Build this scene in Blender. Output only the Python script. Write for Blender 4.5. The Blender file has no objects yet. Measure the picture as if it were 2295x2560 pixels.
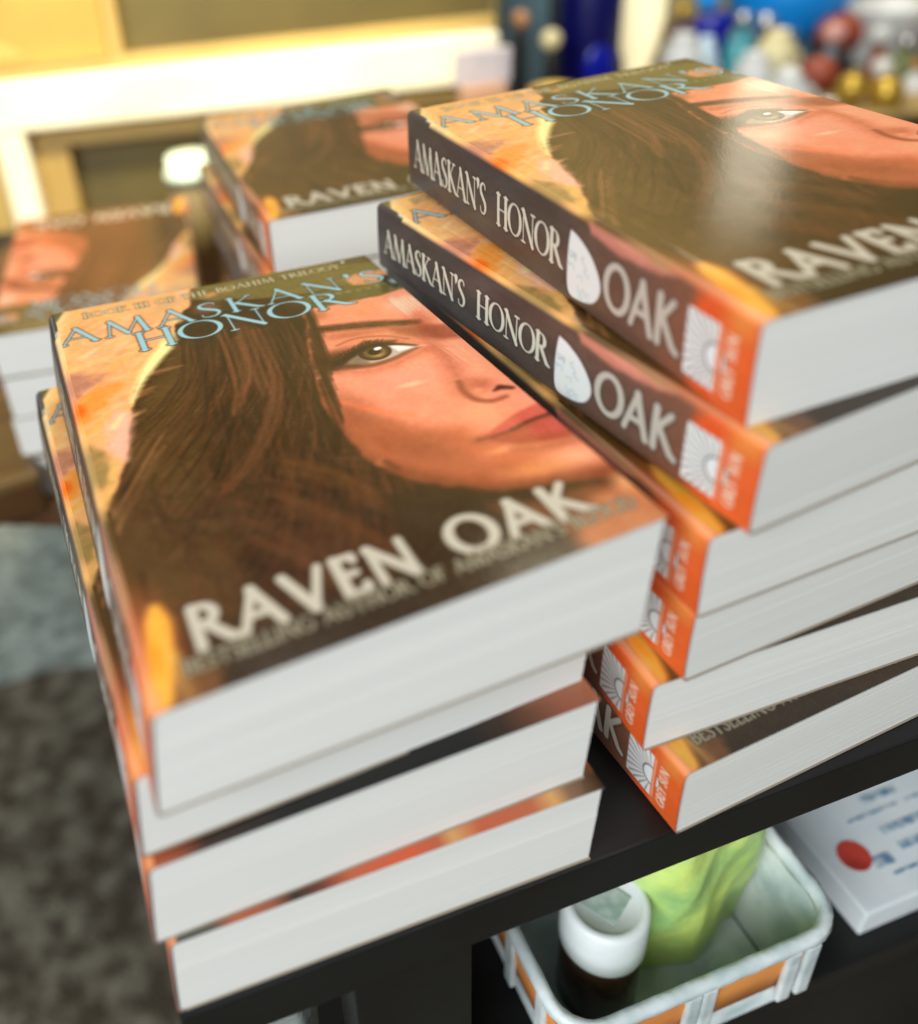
import bpy, bmesh, math, random
import numpy as np
from mathutils import Matrix, Vector

SC = bpy.context.scene
COL = SC.collection
rng = np.random.default_rng(7)
random.seed(7)

# ------------------------------------------------------------------ camera
cam = bpy.data.cameras.new('camera')
cam_o = bpy.data.objects.new('camera', cam)
COL.objects.link(cam_o)
Rv = (0.99424178, -0.05612592, -0.09128615)
Uv = (0.10716007, 0.52074191, 0.84696197)
Fv = (0.0, 0.85186721, -0.52375782)
M = Matrix(((Rv[0], Uv[0], -Fv[0], 0.0), (Rv[1], Uv[1], -Fv[1], 0.0), (Rv[2], Uv[2], -Fv[2], 0.33122), (0, 0, 0, 1)))
cam_o.matrix_world = M
cam.sensor_fit = 'HORIZONTAL'
cam.sensor_width = 36.0
cam.lens = 37.026
cam.shift_x = 0.16396
cam.shift_y = -0.13630
cam.clip_start = 0.01
cam.clip_end = 60.0
cam.dof.use_dof = True
cam.dof.focus_distance = 0.376
cam.dof.aperture_fstop = 3.9
SC.camera = cam_o

# ------------------------------------------------------------------ light
world = bpy.data.worlds.new('World')
SC.world = world
world.use_nodes = True
bg = world.node_tree.nodes['Background']
bg.inputs['Color'].default_value = (0.94, 0.97, 1.0, 1)
bg.inputs['Strength'].default_value = 0.15


def area(name, loc, target, size, size_y, power, color):
    l = bpy.data.lights.new(name, 'AREA')
    l.shape = 'RECTANGLE'
    l.size, l.size_y = size, size_y
    l.energy = power
    l.color = color
    o = bpy.data.objects.new(name, l)
    COL.objects.link(o)
    o.location = loc
    d = Vector(target) - Vector(loc)
    o.rotation_euler = d.to_track_quat('-Z', 'Y').to_euler()
    return o


# cool window light from behind the camera, warm ceiling panels, an unseen tall source added for the cover streak
area('window_light', (-1.1, -1.5, 1.3), (0.05, 0.3, 0.05), 1.6, 1.3, 86, (0.90, 0.96, 1.0))
area('ceiling_light', (0.3, 0.9, 2.3), (0.2, 0.6, 0.0), 1.8, 1.2, 44, (1.0, 0.95, 0.86))
area('streak_source', (0.752, 1.45, 0.625), (0.15, 0.3, 0.2), 0.085, 0.27, 0.19, (1.0, 0.93, 0.72))
area('wall_sheen_fill', (0.9, 2.3, 2.35), (0.9, 3.2, 1.15), 1.2, .3, 36, (1.0, 0.90, 0.62))  # unseen light added so the wall lends the covers an olive sheen
sp = bpy.data.lights.new('cabinet_spot', 'SPOT')  # unseen spot added to overexpose the cream rail
sp.energy = 120
sp.color = (1.0, 0.90, 0.62)
sp.spot_size = math.radians(46)
sp.spot_blend = 0.7
sp.shadow_soft_size = 0.08
sp_o = bpy.data.objects.new('cabinet_spot', sp)
COL.objects.link(sp_o)
sp_o.location = (-0.10, 0.62, 0.95)
sp_o.rotation_euler = (Vector((-0.10, 1.18, 0.06)) - sp_o.location).to_track_quat('-Z', 'Y').to_euler()

SC.view_settings.view_transform = 'Standard'
SC.view_settings.look = 'None'
SC.view_settings.exposure = 0.0
SC.view_settings.gamma = 1.0
SC.render.engine = 'CYCLES'
SC.cycles.max_bounces = 8
SC.cycles.use_denoising = True


# ------------------------------------------------------------------ helpers
def lin(c):
    c = np.asarray(c, float) / 255.0
    return np.where(c <= 0.04045, c / 12.92, ((c + 0.055) / 1.055) ** 2.4)


def mat(name, color=(200, 200, 200), rough=0.5, spec=0.5, metallic=0.0, alpha=None, trans=0.0, noise=None, bump=None, emit=None, coat=0.0, linear=False):
    m = bpy.data.materials.new(name)
    m.use_nodes = True
    nt = m.node_tree
    b = nt.nodes['Principled BSDF']
    c = tuple(color) if linear else tuple(lin(color))
    b.inputs['Base Color'].default_value = (*c, 1)
    b.inputs['Roughness'].default_value = rough
    b.inputs['Specular IOR Level'].default_value = spec
    b.inputs['Metallic'].default_value = metallic
    b.inputs['Transmission Weight'].default_value = trans
    b.inputs['Coat Weight'].default_value = coat
    if alpha is not None:
        b.inputs['Alpha'].default_value = alpha
    tc = nt.nodes.new('ShaderNodeTexCoord')
    if noise:
        scale, stretch, c2, lo, hi = noise
        mp = nt.nodes.new('ShaderNodeMapping')
        mp.inputs['Scale'].default_value = stretch
        nt.links.new(tc.outputs['Object'], mp.inputs['Vector'])
        n = nt.nodes.new('ShaderNodeTexNoise')
        n.inputs['Scale'].default_value = scale
        n.inputs['Detail'].default_value = 5
        nt.links.new(mp.outputs['Vector'], n.inputs['Vector'])
        r = nt.nodes.new('ShaderNodeValToRGB')
        r.color_ramp.elements[0].position = lo
        r.color_ramp.elements[1].position = hi
        r.color_ramp.elements[0].color = (*c, 1)
        r.color_ramp.elements[1].color = (*lin(c2), 1)
        nt.links.new(n.outputs['Fac'], r.inputs['Fac'])
        nt.links.new(r.outputs['Color'], b.inputs['Base Color'])
    if bump:
        scale, stretch, strength, dist = bump
        mp = nt.nodes.new('ShaderNodeMapping')
        mp.inputs['Scale'].default_value = stretch
        nt.links.new(tc.outputs['Object'], mp.inputs['Vector'])
        n = nt.nodes.new('ShaderNodeTexNoise')
        n.inputs['Scale'].default_value = scale
        n.inputs['Detail'].default_value = 6
        nt.links.new(mp.outputs['Vector'], n.inputs['Vector'])
        bp = nt.nodes.new('ShaderNodeBump')
        bp.inputs['Strength'].default_value = strength
        bp.inputs['Distance'].default_value = dist
        nt.links.new(n.outputs['Fac'], bp.inputs['Height'])
        nt.links.new(bp.outputs['Normal'], b.inputs['Normal'])
    if emit:
        b.inputs['Emission Color'].default_value = (*lin(emit[0]), 1)
        b.inputs['Emission Strength'].default_value = emit[1]
    return m


def link_mesh(name, me, material, parent=None, smooth=False):
    if material is not None:
        me.materials.append(material)
    me.polygons.foreach_set('use_smooth', np.full(len(me.polygons), bool(smooth)))
    o = bpy.data.objects.new(name, me)
    COL.objects.link(o)
    if parent is not None:
        o.parent = parent
    return o


def from_bm(name, bm, material, parent=None, smooth=False):
    me = bpy.data.meshes.new(name)
    bm.normal_update()
    bm.to_mesh(me)
    bm.free()
    return link_mesh(name, me, material, parent, smooth)


def np_mesh(name, V, Fq, material, parent=None, smooth=False, extra=None):
    """V (n,3), Fq (m,4) quads; extra: list of longer polygons."""
    me = bpy.data.meshes.new(name)
    extra = extra or []
    loops = np.concatenate([Fq.ravel()] + [np.asarray(p) for p in extra]).astype(np.int32)
    sizes = np.concatenate([np.full(len(Fq), 4), np.array([len(p) for p in extra], int)]).astype(np.int32)
    starts = np.concatenate([[0], np.cumsum(sizes)[:-1]]).astype(np.int32)
    me.vertices.add(len(V))
    me.vertices.foreach_set('co', np.ascontiguousarray(V, dtype=np.float32).ravel())
    me.loops.add(len(loops))
    me.loops.foreach_set('vertex_index', loops)
    me.polygons.add(len(sizes))
    me.polygons.foreach_set('loop_start', starts)
    me.polygons.foreach_set('loop_total', sizes)
    me.update(calc_edges=True)
    me.validate()
    return link_mesh(name, me, material, parent, smooth)


def bm_box(bm, x0, x1, y0, y1, z0, z1, bevel=0.0):
    r = bmesh.ops.create_cube(bm, size=1.0)
    vs = r['verts']
    bmesh.ops.scale(bm, vec=(x1 - x0, y1 - y0, z1 - z0), verts=vs)
    bmesh.ops.translate(bm, vec=((x0 + x1) / 2, (y0 + y1) / 2, (z0 + z1) / 2), verts=vs)
    if bevel:
        es = list({e for v in vs for e in v.link_edges})
        bmesh.ops.bevel(bm, geom=es, offset=bevel, segments=2, affect='EDGES', profile=0.6)


def box(name, x0, x1, y0, y1, z0, z1, material, parent=None, bevel=0.0):
    bm = bmesh.new()
    bm_box(bm, x0, x1, y0, y1, z0, z1, bevel)
    return from_bm(name, bm, material, parent)


def bm_lathe(bm, prof, seg=32, cx=0, cy=0, sx=1.0, sy=1.0):
    rings = []
    for (r, z) in prof:
        if r < 1e-6:
            rings.append([bm.verts.new((cx, cy, z))])
        else:
            rings.append([bm.verts.new((cx + sx * r * math.cos(2 * math.pi * k / seg), cy + sy * r * math.sin(2 * math.pi * k / seg), z)) for k in range(seg)])
    for a, b in zip(rings[:-1], rings[1:]):
        for k in range(seg):
            k2 = (k + 1) % seg
            if len(a) == 1 and len(b) == 1:
                continue
            if len(a) == 1:
                bm.faces.new((a[0], b[k2], b[k]))
            elif len(b) == 1:
                bm.faces.new((a[k], a[k2], b[0]))
            else:
                bm.faces.new((a[k], a[k2], b[k2], b[k]))


def lathe(name, prof, material, parent=None, seg=32, **k):
    bm = bmesh.new()
    bm_lathe(bm, prof, seg, **k)
    bmesh.ops.recalc_face_normals(bm, faces=bm.faces)
    return from_bm(name, bm, material, parent, smooth=True)


def tag(o, label, cat, group=None):
    o['label'] = label
    o['category'] = cat
    if group:
        o['group'] = group
    return o


def thing(name, loc, label, cat, group=None, rz=0.0):
    o = bpy.data.objects.new(name, None)
    COL.objects.link(o)
    o.empty_display_size = 0.02
    o.location = loc
    o.rotation_euler = (0, 0, rz)
    return tag(o, label, cat, group)


def structure(o):
    o['kind'] = 'structure'
    return o


# ------------------------------------------------------------------ printed artwork, painted stroke by stroke on a millimetre canvas
class Canvas:
    def __init__(s, w, h, px, base):
        s.px = px
        s.nx, s.ny = int(round(w / px)), int(round(h / px))
        s.w, s.h = w, h
        s.X, s.Y = np.meshgrid((np.arange(s.nx) + .5) * px, (np.arange(s.ny) + .5) * px)
        s.C = np.ones((s.ny, s.nx, 3)) * np.asarray(base, float)

    def win(s, x0, x1, y0, y1):
        i0, i1 = max(0, int(x0 / s.px) - 1), min(s.nx, int(x1 / s.px) + 2)
        j0, j1 = max(0, int(y0 / s.px) - 1), min(s.ny, int(y1 / s.px) + 2)
        return slice(j0, max(j0, j1)), slice(i0, max(i0, i1))

    def mix(s, w, a, color):
        s.C[w] = s.C[w] * (1 - a[..., None]) + np.asarray(color, float) * a[..., None]

    def segdist(s, w, pts, radii):
        X, Y = s.X[w], s.Y[w]
        best = np.full(X.shape, 1e9)
        for (p, q, r0, r1) in zip(pts[:-1], pts[1:], radii[:-1], radii[1:]):
            dx, dy = q[0] - p[0], q[1] - p[1]
            L2 = dx * dx + dy * dy + 1e-12
            t = np.clip(((X - p[0]) * dx + (Y - p[1]) * dy) / L2, 0, 1)
            d = np.hypot(X - p[0] - t * dx, Y - p[1] - t * dy) - (r0 + (r1 - r0) * t)
            best = np.minimum(best, d)
        return best

    def stroke(s, pts, width, color, alpha=1.0, soft=0.4):
        pts = np.asarray(pts, float)
        rad = np.ones(len(pts)) * np.asarray(width, float) / 2
        m = rad.max() + soft + .5
        w = s.win(pts[:, 0].min() - m, pts[:, 0].max() + m, pts[:, 1].min() - m, pts[:, 1].max() + m)
        if s.X[w].size == 0:
            return
        d = s.segdist(w, pts, rad)
        s.mix(w, alpha * np.clip(.5 - d / soft, 0, 1), color)

    def blob(s, c, rx, ry, rot, color, alpha=1.0, hard=0.0):
        m = max(rx, ry) * 1.05
        w = s.win(c[0] - m, c[0] + m, c[1] - m, c[1] + m)
        if s.X[w].size == 0:
            return
        X, Y = s.X[w] - c[0], s.Y[w] - c[1]
        cr, sr = math.cos(rot), math.sin(rot)
        q = np.hypot((X * cr + Y * sr) / rx, (-X * sr + Y * cr) / ry)
        a = np.clip((1 - q) / (1 - hard + 1e-6), 0, 1)
        s.mix(w, alpha * a * a * (3 - 2 * a), color)

    def poly(s, pts, color, alpha=1.0, soft=1.0, warp=None):
        pts = np.asarray(pts, float)
        m = soft + .5
        w = s.win(pts[:, 0].min() - m, pts[:, 0].max() + m, pts[:, 1].min() - m, pts[:, 1].max() + m)
        X, Y = s.X[w], s.Y[w]
        if warp is not None:
            X = X + warp[0][w]
            Y = Y + warp[1][w]
        d2 = np.full(X.shape, 1e9)
        inside = np.zeros(X.shape, bool)
        n = len(pts)
        for i in range(n):
            p, q = pts[i], pts[(i + 1) % n]
            dx, dy = q - p
            t = np.clip(((X - p[0]) * dx + (Y - p[1]) * dy) / (dx * dx + dy * dy + 1e-12), 0, 1)
            d2 = np.minimum(d2, (X - p[0] - t * dx) ** 2 + (Y - p[1] - t * dy) ** 2)
            cond = (p[1] > Y) != (q[1] > Y)
            xi = p[0] + (Y - p[1]) * dx / (dy if abs(dy) > 1e-12 else 1e-12)
            inside ^= cond & (X < xi)
        d = np.where(inside, -1, 1) * np.sqrt(d2)
        a = np.clip(.5 - d / soft, 0, 1)
        s.mix(w, alpha * a * a * (3 - 2 * a), color)

    def noise(s, cell, oct=3, seed=0, sx=1.0, sy=1.0):
        r = np.random.default_rng(seed)
        out = np.zeros_like(s.X)
        amp, tot = 1.0, 0
        for k in range(oct):
            cx, cy = cell * sx / 2 ** k, cell * sy / 2 ** k
            g = r.random((int(s.h / cy) + 3, int(s.w / cx) + 3))
            fx, fy = s.X / cx, s.Y / cy
            ix, iy = fx.astype(int), fy.astype(int)
            tx, ty = fx - ix, fy - iy
            tx, ty = tx * tx * (3 - 2 * tx), ty * ty * (3 - 2 * ty)
            v = (g[iy, ix] * (1 - tx) + g[iy, ix + 1] * tx) * (1 - ty) + (g[iy + 1, ix] * (1 - tx) + g[iy + 1, ix + 1] * tx) * ty
            out += amp * v
            tot += amp
            amp *= .55
        return out / tot


def spline(pts, n=8):
    pts = np.asarray(pts, float)
    P = np.vstack([2 * pts[0] - pts[1], pts, 2 * pts[-1] - pts[-2]])
    out = []
    for i in range(1, len(P) - 2):
        for t in np.linspace(0, 1, n, endpoint=False):
            a, b, c, d = P[i - 1], P[i], P[i + 1], P[i + 2]
            out.append(.5 * (2 * b + (c - a) * t + (2 * a - 5 * b + 4 * c - d) * t * t + (3 * b - a - 3 * c + d) * t ** 3))
    out.append(pts[-1])
    return np.array(out)


def closed(pts, n=6):
    pts = [tuple(p) for p in pts]
    P = np.asarray([pts[-1]] + pts + [pts[0], pts[1]], float)
    out = []
    for i in range(1, len(P) - 2):
        for t in np.linspace(0, 1, n, endpoint=False):
            a, b, c, d = P[i - 1], P[i], P[i + 1], P[i + 2]
            out.append(.5 * (2 * b + (c - a) * t + (2 * a - 5 * b + 4 * c - d) * t * t + (3 * b - a - 3 * c + d) * t ** 3))
    return np.array(out)


# letter skeletons: strokes of (x, y, weight) with weight 0 thin .. 1 thick; serifs at (x, y, half width)
def arc(cx, cy, rx, ry, a0, a1, n=14, wv=1.0, wh=0.0):
    r = []
    for k in range(n + 1):
        a = math.radians(a0 + (a1 - a0) * k / n)
        r.append((cx + rx * math.cos(a), cy + ry * math.sin(a), wh + (wv - wh) * math.cos(a) ** 2))
    return r


GL = {
    'A': (.86, [[(.06, 0, 0), (.43, 1, .1)], [(.41, 1, 1), (.80, 0, 1)], [(.19, .34, 0), (.66, .34, 0)]], [(.06, 0, .11), (.80, 0, .12)]),
    'B': (.66, [[(.14, 0, 1), (.14, 1, 1)], [(.14, 1, 0), (.30, 1, 0)] + arc(.30, .77, .22, .23, 90, -90)[1:] + [(.14, .54, 0)], [(.14, .54, 0), (.32, .54, 0)] + arc(.32, .27, .27, .27, 90, -90)[1:] + [(.14, 0, 0)]], [(.12, 0, .1), (.12, 1, .1)]),
    'D': (.86, [[(.14, 0, 1), (.14, 1, 1)], [(.14, 1, 0), (.34, 1, 0)] + arc(.34, .5, .44, .5, 90, -90)[1:] + [(.14, 0, 0)]], [(.12, 0, .1), (.12, 1, .1)]),
    'E': (.58, [[(.14, 0, 1), (.14, 1, 1)], [(.14, 1, 0), (.50, 1, 0), (.50, .86, 0)], [(.14, .53, 0), (.44, .53, 0)], [(.14, 0, 0), (.53, 0, 0), (.53, .16, 0)]], [(.12, 0, .1), (.12, 1, .1)]),
    'F': (.54, [[(.14, 0, 1), (.14, 1, 1)], [(.14, 1, 0), (.50, 1, 0), (.50, .86, 0)], [(.14, .53, 0), (.44, .53, 0)]], [(.14, 0, .13), (.12, 1, .1)]),
    'G': (.88, [arc(.48, .5, .42, .5, 50, 320, 22), [(.80, .18, 1), (.80, .46, 1)]], [(.80, .46, .12)]),
    'H': (.90, [[(.16, 0, 1), (.16, 1, 1)], [(.74, 0, 1), (.74, 1, 1)], [(.16, .53, 0), (.74, .53, 0)]], [(.16, 0, .13), (.16, 1, .13), (.74, 0, .13), (.74, 1, .13)]),
    'I': (.34, [[(.17, 0, 1), (.17, 1, 1)]], [(.17, 0, .13), (.17, 1, .13)]),
    'K': (.80, [[(.16, 0, 1), (.16, 1, 1)], [(.20, .50, 0), (.62, 1, 0)], [(.28, .58, 1), (.70, .06, .9), (.84, 0, .2)]], [(.16, 0, .13), (.16, 1, .13), (.62, 1, .1)]),
    'L': (.58, [[(.14, 0, 1), (.14, 1, 1)], [(.14, 0, 0), (.54, 0, 0), (.54, .17, 0)]], [(.14, 1, .13), (.10, 0, .1)]),
    'M': (1.08, [[(.10, 0, 0), (.20, 1, .1)], [(.19, 1, 1), (.54, .04, 1)], [(.54, .02, 0), (.88, 1, 0)], [(.87, 1, 1), (.98, 0, 1)]], [(.10, 0, .1), (.98, 0, .12)]),
    'N': (.94, [[(.14, 0, 0), (.14, 1, 0)], [(.12, 1, 1), (.80, 0, 1)], [(.80, 0, 0), (.80, 1, 0)]], [(.14, 0, .12), (.09, 1, .09), (.80, 1, .12)]),
    'O': (1.0, [arc(.5, .5, .44, .5, 0, 360, 30)], []),
    'R': (.78, [[(.14, 0, 1), (.14, 1, 1)], [(.14, 1, 0), (.30, 1, 0)] + arc(.30, .76, .24, .24, 90, -90)[1:] + [(.14, .52, 0)], [(.34, .53, 1), (.70, .06, .95), (.88, 0, .2)]], [(.14, 0, .12), (.12, 1, .1)]),
    'S': (.56, [spline([(.47, .84, 0), (.44, .96, .1), (.28, 1.0, .2), (.11, .88, .6), (.12, .70, .9), (.28, .54, 1), (.45, .38, 1), (.49, .20, .7), (.38, .03, .2), (.22, 0, .1), (.09, .06, 0), (.07, .20, 0)], 5).tolist()], []),
    'T': (.76, [[(.38, 0, 1), (.38, 1, 1)], [(.05, .84, 0), (.07, 1, 0), (.69, 1, 0), (.71, .84, 0)]], [(.38, 0, .13)]),
    'U': (.86, [[(.15, 1, 1), (.15, .36, 1)] + arc(.43, .33, .28, .33, 180, 360, 14)[1:] + [(.71, .36, 0), (.71, 1, 0)]], [(.15, 1, .12), (.71, 1, .11)]),
    'V': (.86, [[(.06, 1, 1), (.45, 0, 1)], [(.44, 0, 0), (.80, 1, 0)]], [(.06, 1, .12), (.80, 1, .1)]),
    'Y': (.78, [[(.06, 1, 1), (.38, .48, 1)], [(.38, .48, 0), (.72, 1, 0)], [(.39, 0, 1), (.39, .5, 1)]], [(.06, 1, .12), (.72, 1, .1), (.39, 0, .13)]),
    "'": (.24, [[(.13, 1, 1.5), (.15, .88, 1), (.10, .74, 0)]], []),
    ' ': (.46, [], []),
}


def lay_text(txt, cap, width=None, xs=None, track=0.0):
    """stroke lists in millimetres, origin at baseline start; returns strokes and total width"""
    adv = [GL[c][0] for c in txt]
    tot = sum(adv) + track * (len(txt) - 1)
    sx = (width / tot) if width else cap * (xs or 1.0)
    x, out = 0.0, []
    for c, a in zip(txt, adv):
        for st in GL[c][1]:
            out.append(('s', [((x + p[0]) * sx, p[1] * cap, p[2]) for p in st]))
        for sf in GL[c][2]:
            out.append(('f', [((x + sf[0]) * sx - sf[2] * cap * .95, sf[1] * cap, 0), ((x + sf[0]) * sx, sf[1] * cap, .25), ((x + sf[0]) * sx + sf[2] * cap * .95, sf[1] * cap, 0)]))
        x += a + track
    return out, tot * sx


def draw_text(cv, txt, org, ex, ey, cap, thin, thick, color, width=None, xs=None, track=0.0, serif=True, outline=None, soft=.35, alpha=1.0):
    sts, w = lay_text(txt, cap, width, xs, track)
    ex, ey, org = np.array(ex, float), np.array(ey, float), np.array(org, float)

    def go(extra, col, al, sf):
        for kind, st in sts:
            if kind == 'f' and not serif:
                continue
            P = [org + ex * p[0] + ey * p[1] for p in st]
            W = [thin + (thick - thin) * (p[2] if kind == 's' else p[2]) + extra for p in st]
            cv.stroke(P, W, col, al, sf)
    if outline:
        go(outline[1], outline[0], outline[2], outline[3])
    go(0, color, alpha, soft)
    return w


CW, CH = 151.0, 228.6


def paint_cover():
    cv = Canvas(CW, CH, 0.32, (64, 43, 22))
    uv = lambda u, v: (u * CW, v * CH)
    P = lambda L: [uv(*p) for p in L]
    n1, n2, n3 = cv.noise(34, 4, 1), cv.noise(14, 3, 2), cv.noise(6, 2, 3)
    warp = ((n2 - .5) * 7, (cv.noise(14, 3, 4) - .5) * 7)
    full = (slice(None), slice(None))
    cv.mix(full, np.clip((n1 - .45) * 2.2, 0, .8), (84, 58, 31))
    cv.mix(full, np.clip((n2 - .55) * 2.0, 0, .5), (52, 35, 17))
    # hair masses
    cv.poly(P([(.33, .93), (.46, .94), (.62, .88), (.70, .80), (.63, .62), (.585, .46), (.56, .36), (.60, .25), (.40, .25), (.30, .5), (.30, .72)]), (46, 30, 15), .85, 9, warp)
    cv.poly(P([(.10, .5), (.22, .68), (.31, .79), (.36, .78), (.30, .55), (.22, .40), (.10, .36)]), (98, 72, 38), .7, 9, warp)
    cv.poly(P([(.02, .37), (.2, .42), (.3, .3), (.2, .1), (.05, .12), (0, .2), (0, .36)]), (98, 72, 40), .75, 10, warp)
    cv.blob(uv(.30, .30), 34, 30, 0, (70, 52, 27), .7)
    cv.blob(uv(.40, .12), 40, 22, 0, (66, 40, 20), .7)
    cv.blob(uv(.62, .18), 26, 20, -.4, (50, 36, 16), .9)
    # strands
    r = np.random.default_rng(11)
    tones = [(98, 60, 38), (80, 50, 29), (46, 28, 14), (66, 40, 22), (118, 72, 50), (34, 21, 10), (92, 48, 30)]
    for k in range(520):
        u0 = .32 + .32 * r.random() ** .9
        v0 = .84 - .5 * r.random() ** 1.6
        sw = (u0 - .66) * (.25 + .5 * r.random())
        pts = [(u0, v0)]
        u, v, vel = u0, v0, -.015 + .02 * r.random()
        for q in range(7):
            v -= .035 + .02 * r.random()
            vel += sw * .06 + (-.012 if q > 2 else .0) * (1 + r.random())
            u += vel * .55
            pts.append((u, v))
        c = tones[r.integers(len(tones))]
        n = len(pts)
        wd = (.35 + 1.5 * r.random() ** 2) * np.sin(np.linspace(.25, math.pi - .1, (n - 1) * 4 + 1))
        cv.stroke(spline(P(pts), 4), wd + .12, c, .10 + .32 * r.random(), .9)
    for k in range(160):   # loose curls low on the left and centre
        u0, v0 = .05 + .62 * r.random(), .42 - .30 * r.random()
        a = -.9 - .9 * r.random()
        L = .05 + .10 * r.random()
        c = tones[r.integers(len(tones))]
        mid = (u0 + .5 * L * math.cos(a) - .02, v0 + .5 * L * math.sin(a))
        cv.stroke(spline(P([(u0, v0), mid, (u0 + L * math.cos(a + .4), v0 + L * math.sin(a + .4))]), 6), .6 + 1.8 * r.random(), c, .10 + .22 * r.random(), 1.6)
    for st in ([(.44, .80), (.43, .70), (.41, .60), (.37, .52)], [(.50, .80), (.485, .70), (.47, .62), (.46, .55)], [(.53, .78), (.52, .68), (.50, .58), (.44, .48), (.36, .40), (.27, .34)],
               [(.47, .75), (.46, .66), (.44, .6), (.40, .55)]):
        for q in range(6):
            o = (r.random(2) - .5) * .03
            cv.stroke(spline(P([(a + o[0], b + o[1]) for a, b in st]), 6), 1.0 + r.random(), (126, 78, 52), .30, 1.4)
    for st in ([(.42, .36), (.50, .30), (.56, .22), (.60, .15)], [(.36, .28), (.44, .2), (.5, .12)], [(.30, .24), (.36, .18), (.42, .10)]):
        for q in range(7):
            o = (r.random(2) - .5) * .05
            cv.stroke(spline(P([(a + o[0], b + o[1]) for a, b in st]), 6), 1.6 + 2 * r.random(), (108, 68, 40), .26, 3)
    # fire at the left
    cv.poly(P([(-.1, 1.1), (-.1, .36), (.0, .38), (.04, .40), (.075, .445), (.10, .52), (.135, .60), (.175, .675), (.24, .735), (.305, .80), (.33, .86), (.40, .93), (.47, 1.1)]), (238, 170, 114), 1, 2.2, ((n3 - .5) * 3, (n2 - .5) * 4))
    fm = np.clip(1 - (cv.X / CW - .02) / .36, 0, 1) * (cv.Y / CH > .42)
    rr = [((244, 204, 142), .4), ((240, 158, 124), .55), ((246, 176, 104), .55), ((226, 138, 92), .45)]
    for k in range(260):
        u0, v0 = .30 * r.random(), .55 + .43 * r.random()
        if u0 > .02 + (v0 - .44) * .78:
            continue
        L = .03 + .07 * r.random()
        c, al = rr[r.integers(4)]
        cv.stroke(P([(u0, v0), (u0 + L * .8, v0 + L * .35 * (r.random() - .1))]), [1 + 3 * r.random(), .4], c, al * r.random(), 2.5)
    cv.poly(P([(-.02, 1.02), (.05, 1.02), (.035, .90), (.0, .80), (-.02, .78)]), (243, 208, 150), .8, 9)
    cv.stroke(spline(P([(.325, .835), (.295, .79), (.235, .735), (.18, .685), (.15, .64)]), 6), [2, 5, 6, 5, 2.5, 2] + [2] * 19, (252, 236, 166), .9, 3) if False else None
    st = spline(P([(.315, .825), (.285, .785), (.235, .738), (.19, .69), (.145, .625)]), 6)
    cv.stroke(st, np.interp(np.linspace(0, 1, len(st)), [0, .2, .6, 1], [2.5, 6.5, 5.0, 1.5]), (251, 236, 168), .92, 3)
    cv.poly(P([(-.03, .765), (.055, .755), (.10, .735), (.085, .71), (.06, .70), (.05, .685), (.02, .665), (-.03, .69)]), (184, 124, 100), .9, 4.5, ((n3 - .5) * 4, (n2 - .5) * 5))
    cv.blob(uv(.075, .728), 12, 6, .2, (205, 142, 108), .8)
    cv.poly(P([(.0, .645), (.03, .68), (.09, .705), (.14, .70), (.15, .68), (.09, .65), (.08, .62), (.04, .60), (.0, .59)]), (244, 146, 78), .9, 5, ((n3 - .5) * 5, (n2 - .5) * 5))
    cv.blob(uv(.012, .636), 5, 6.5, 0, (250, 98, 44), .95, .3)
    cv.stroke(P([(.03, .625), (.10, .668)]), [2.5, 1], (226, 150, 96), .8, 1.6)
    cv.poly(P([(.0, .585), (.05, .60), (.09, .61), (.1, .59), (.06, .565), (.0, .555)]), (246, 174, 96), .7, 4)
    cv.poly(P([(.06, .57), (.105, .61), (.135, .60), (.12, .54), (.085, .47), (.055, .50)]), (243, 178, 156), .9, 5, ((n3 - .5) * 4, (n2 - .5) * 4))
    cv.stroke(P([(.085, .565), (.115, .595)]), [3, 1], (248, 214, 150), .8, 2)
    cv.poly(P([(-.05, .545), (.02, .53), (.05, .505), (.062, .47), (.045, .425), (.015, .41), (-.05, .44)]), (156, 126, 78), .85, 5, ((n3 - .5) * 4, (n2 - .5) * 5))
    cv.stroke(spline(P([(.062, .475), (.052, .44), (.03, .40), (.012, .37)]), 6), 3.4, (222, 172, 106), .9, 2)
    for q in range(10):
        o = (r.random(2) - .5) * .07
        cv.stroke(spline(P([(.17 + o[0], .50 + o[1]), (.11 + o[0], .44 + o[1]), (.06 + o[0], .385 + o[1]), (.03, .34 + o[1])]), 6), 1.0, (184, 128, 88), .22, 1.4)
    for k in range(330):     # feathered cloud strokes over the fire, following its rising diagonal
        u0, v0 = .28 * r.random() ** 1.1, .44 + .52 * r.random()
        if u0 > (v0 - .46) * .68 + .02:
            continue
        L = .012 + .05 * r.random()
        c = [(246, 196, 156), (240, 152, 104), (236, 170, 140), (250, 214, 168), (224, 132, 92), (246, 166, 84)][r.integers(6)]
        cv.stroke(spline(P([(u0, v0), (u0 + L * .6, v0 + L * .22), (u0 + L, v0 + L * (.3 + .3 * r.random()))]), 4), np.linspace(.6 + 3.2 * r.random(), .3, 9), c, .08 + .30 * r.random(), 2.4)
    cv.poly(P([(.005, .64), (.04, .665), (.12, .695), (.135, .685), (.08, .645), (.05, .615), (.01, .60)]), (246, 142, 70), .65, 5, ((n3 - .5) * 5, (n2 - .5) * 5))
    cv.blob(uv(.014, .634), 5, 7, 0, (250, 98, 44), .85, .1)
    cv.poly(P([(-.02, .755), (.045, .745), (.06, .705), (.03, .675), (-.02, .69)]), (178, 120, 98), .6, 5, ((n3 - .5) * 5, (n2 - .5) * 5))
    cv.poly(P([(-.02, .53), (.03, .52), (.055, .475), (.04, .43), (-.02, .43)]), (148, 122, 74), .6, 5, ((n3 - .5) * 5, (n2 - .5) * 5))
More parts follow.
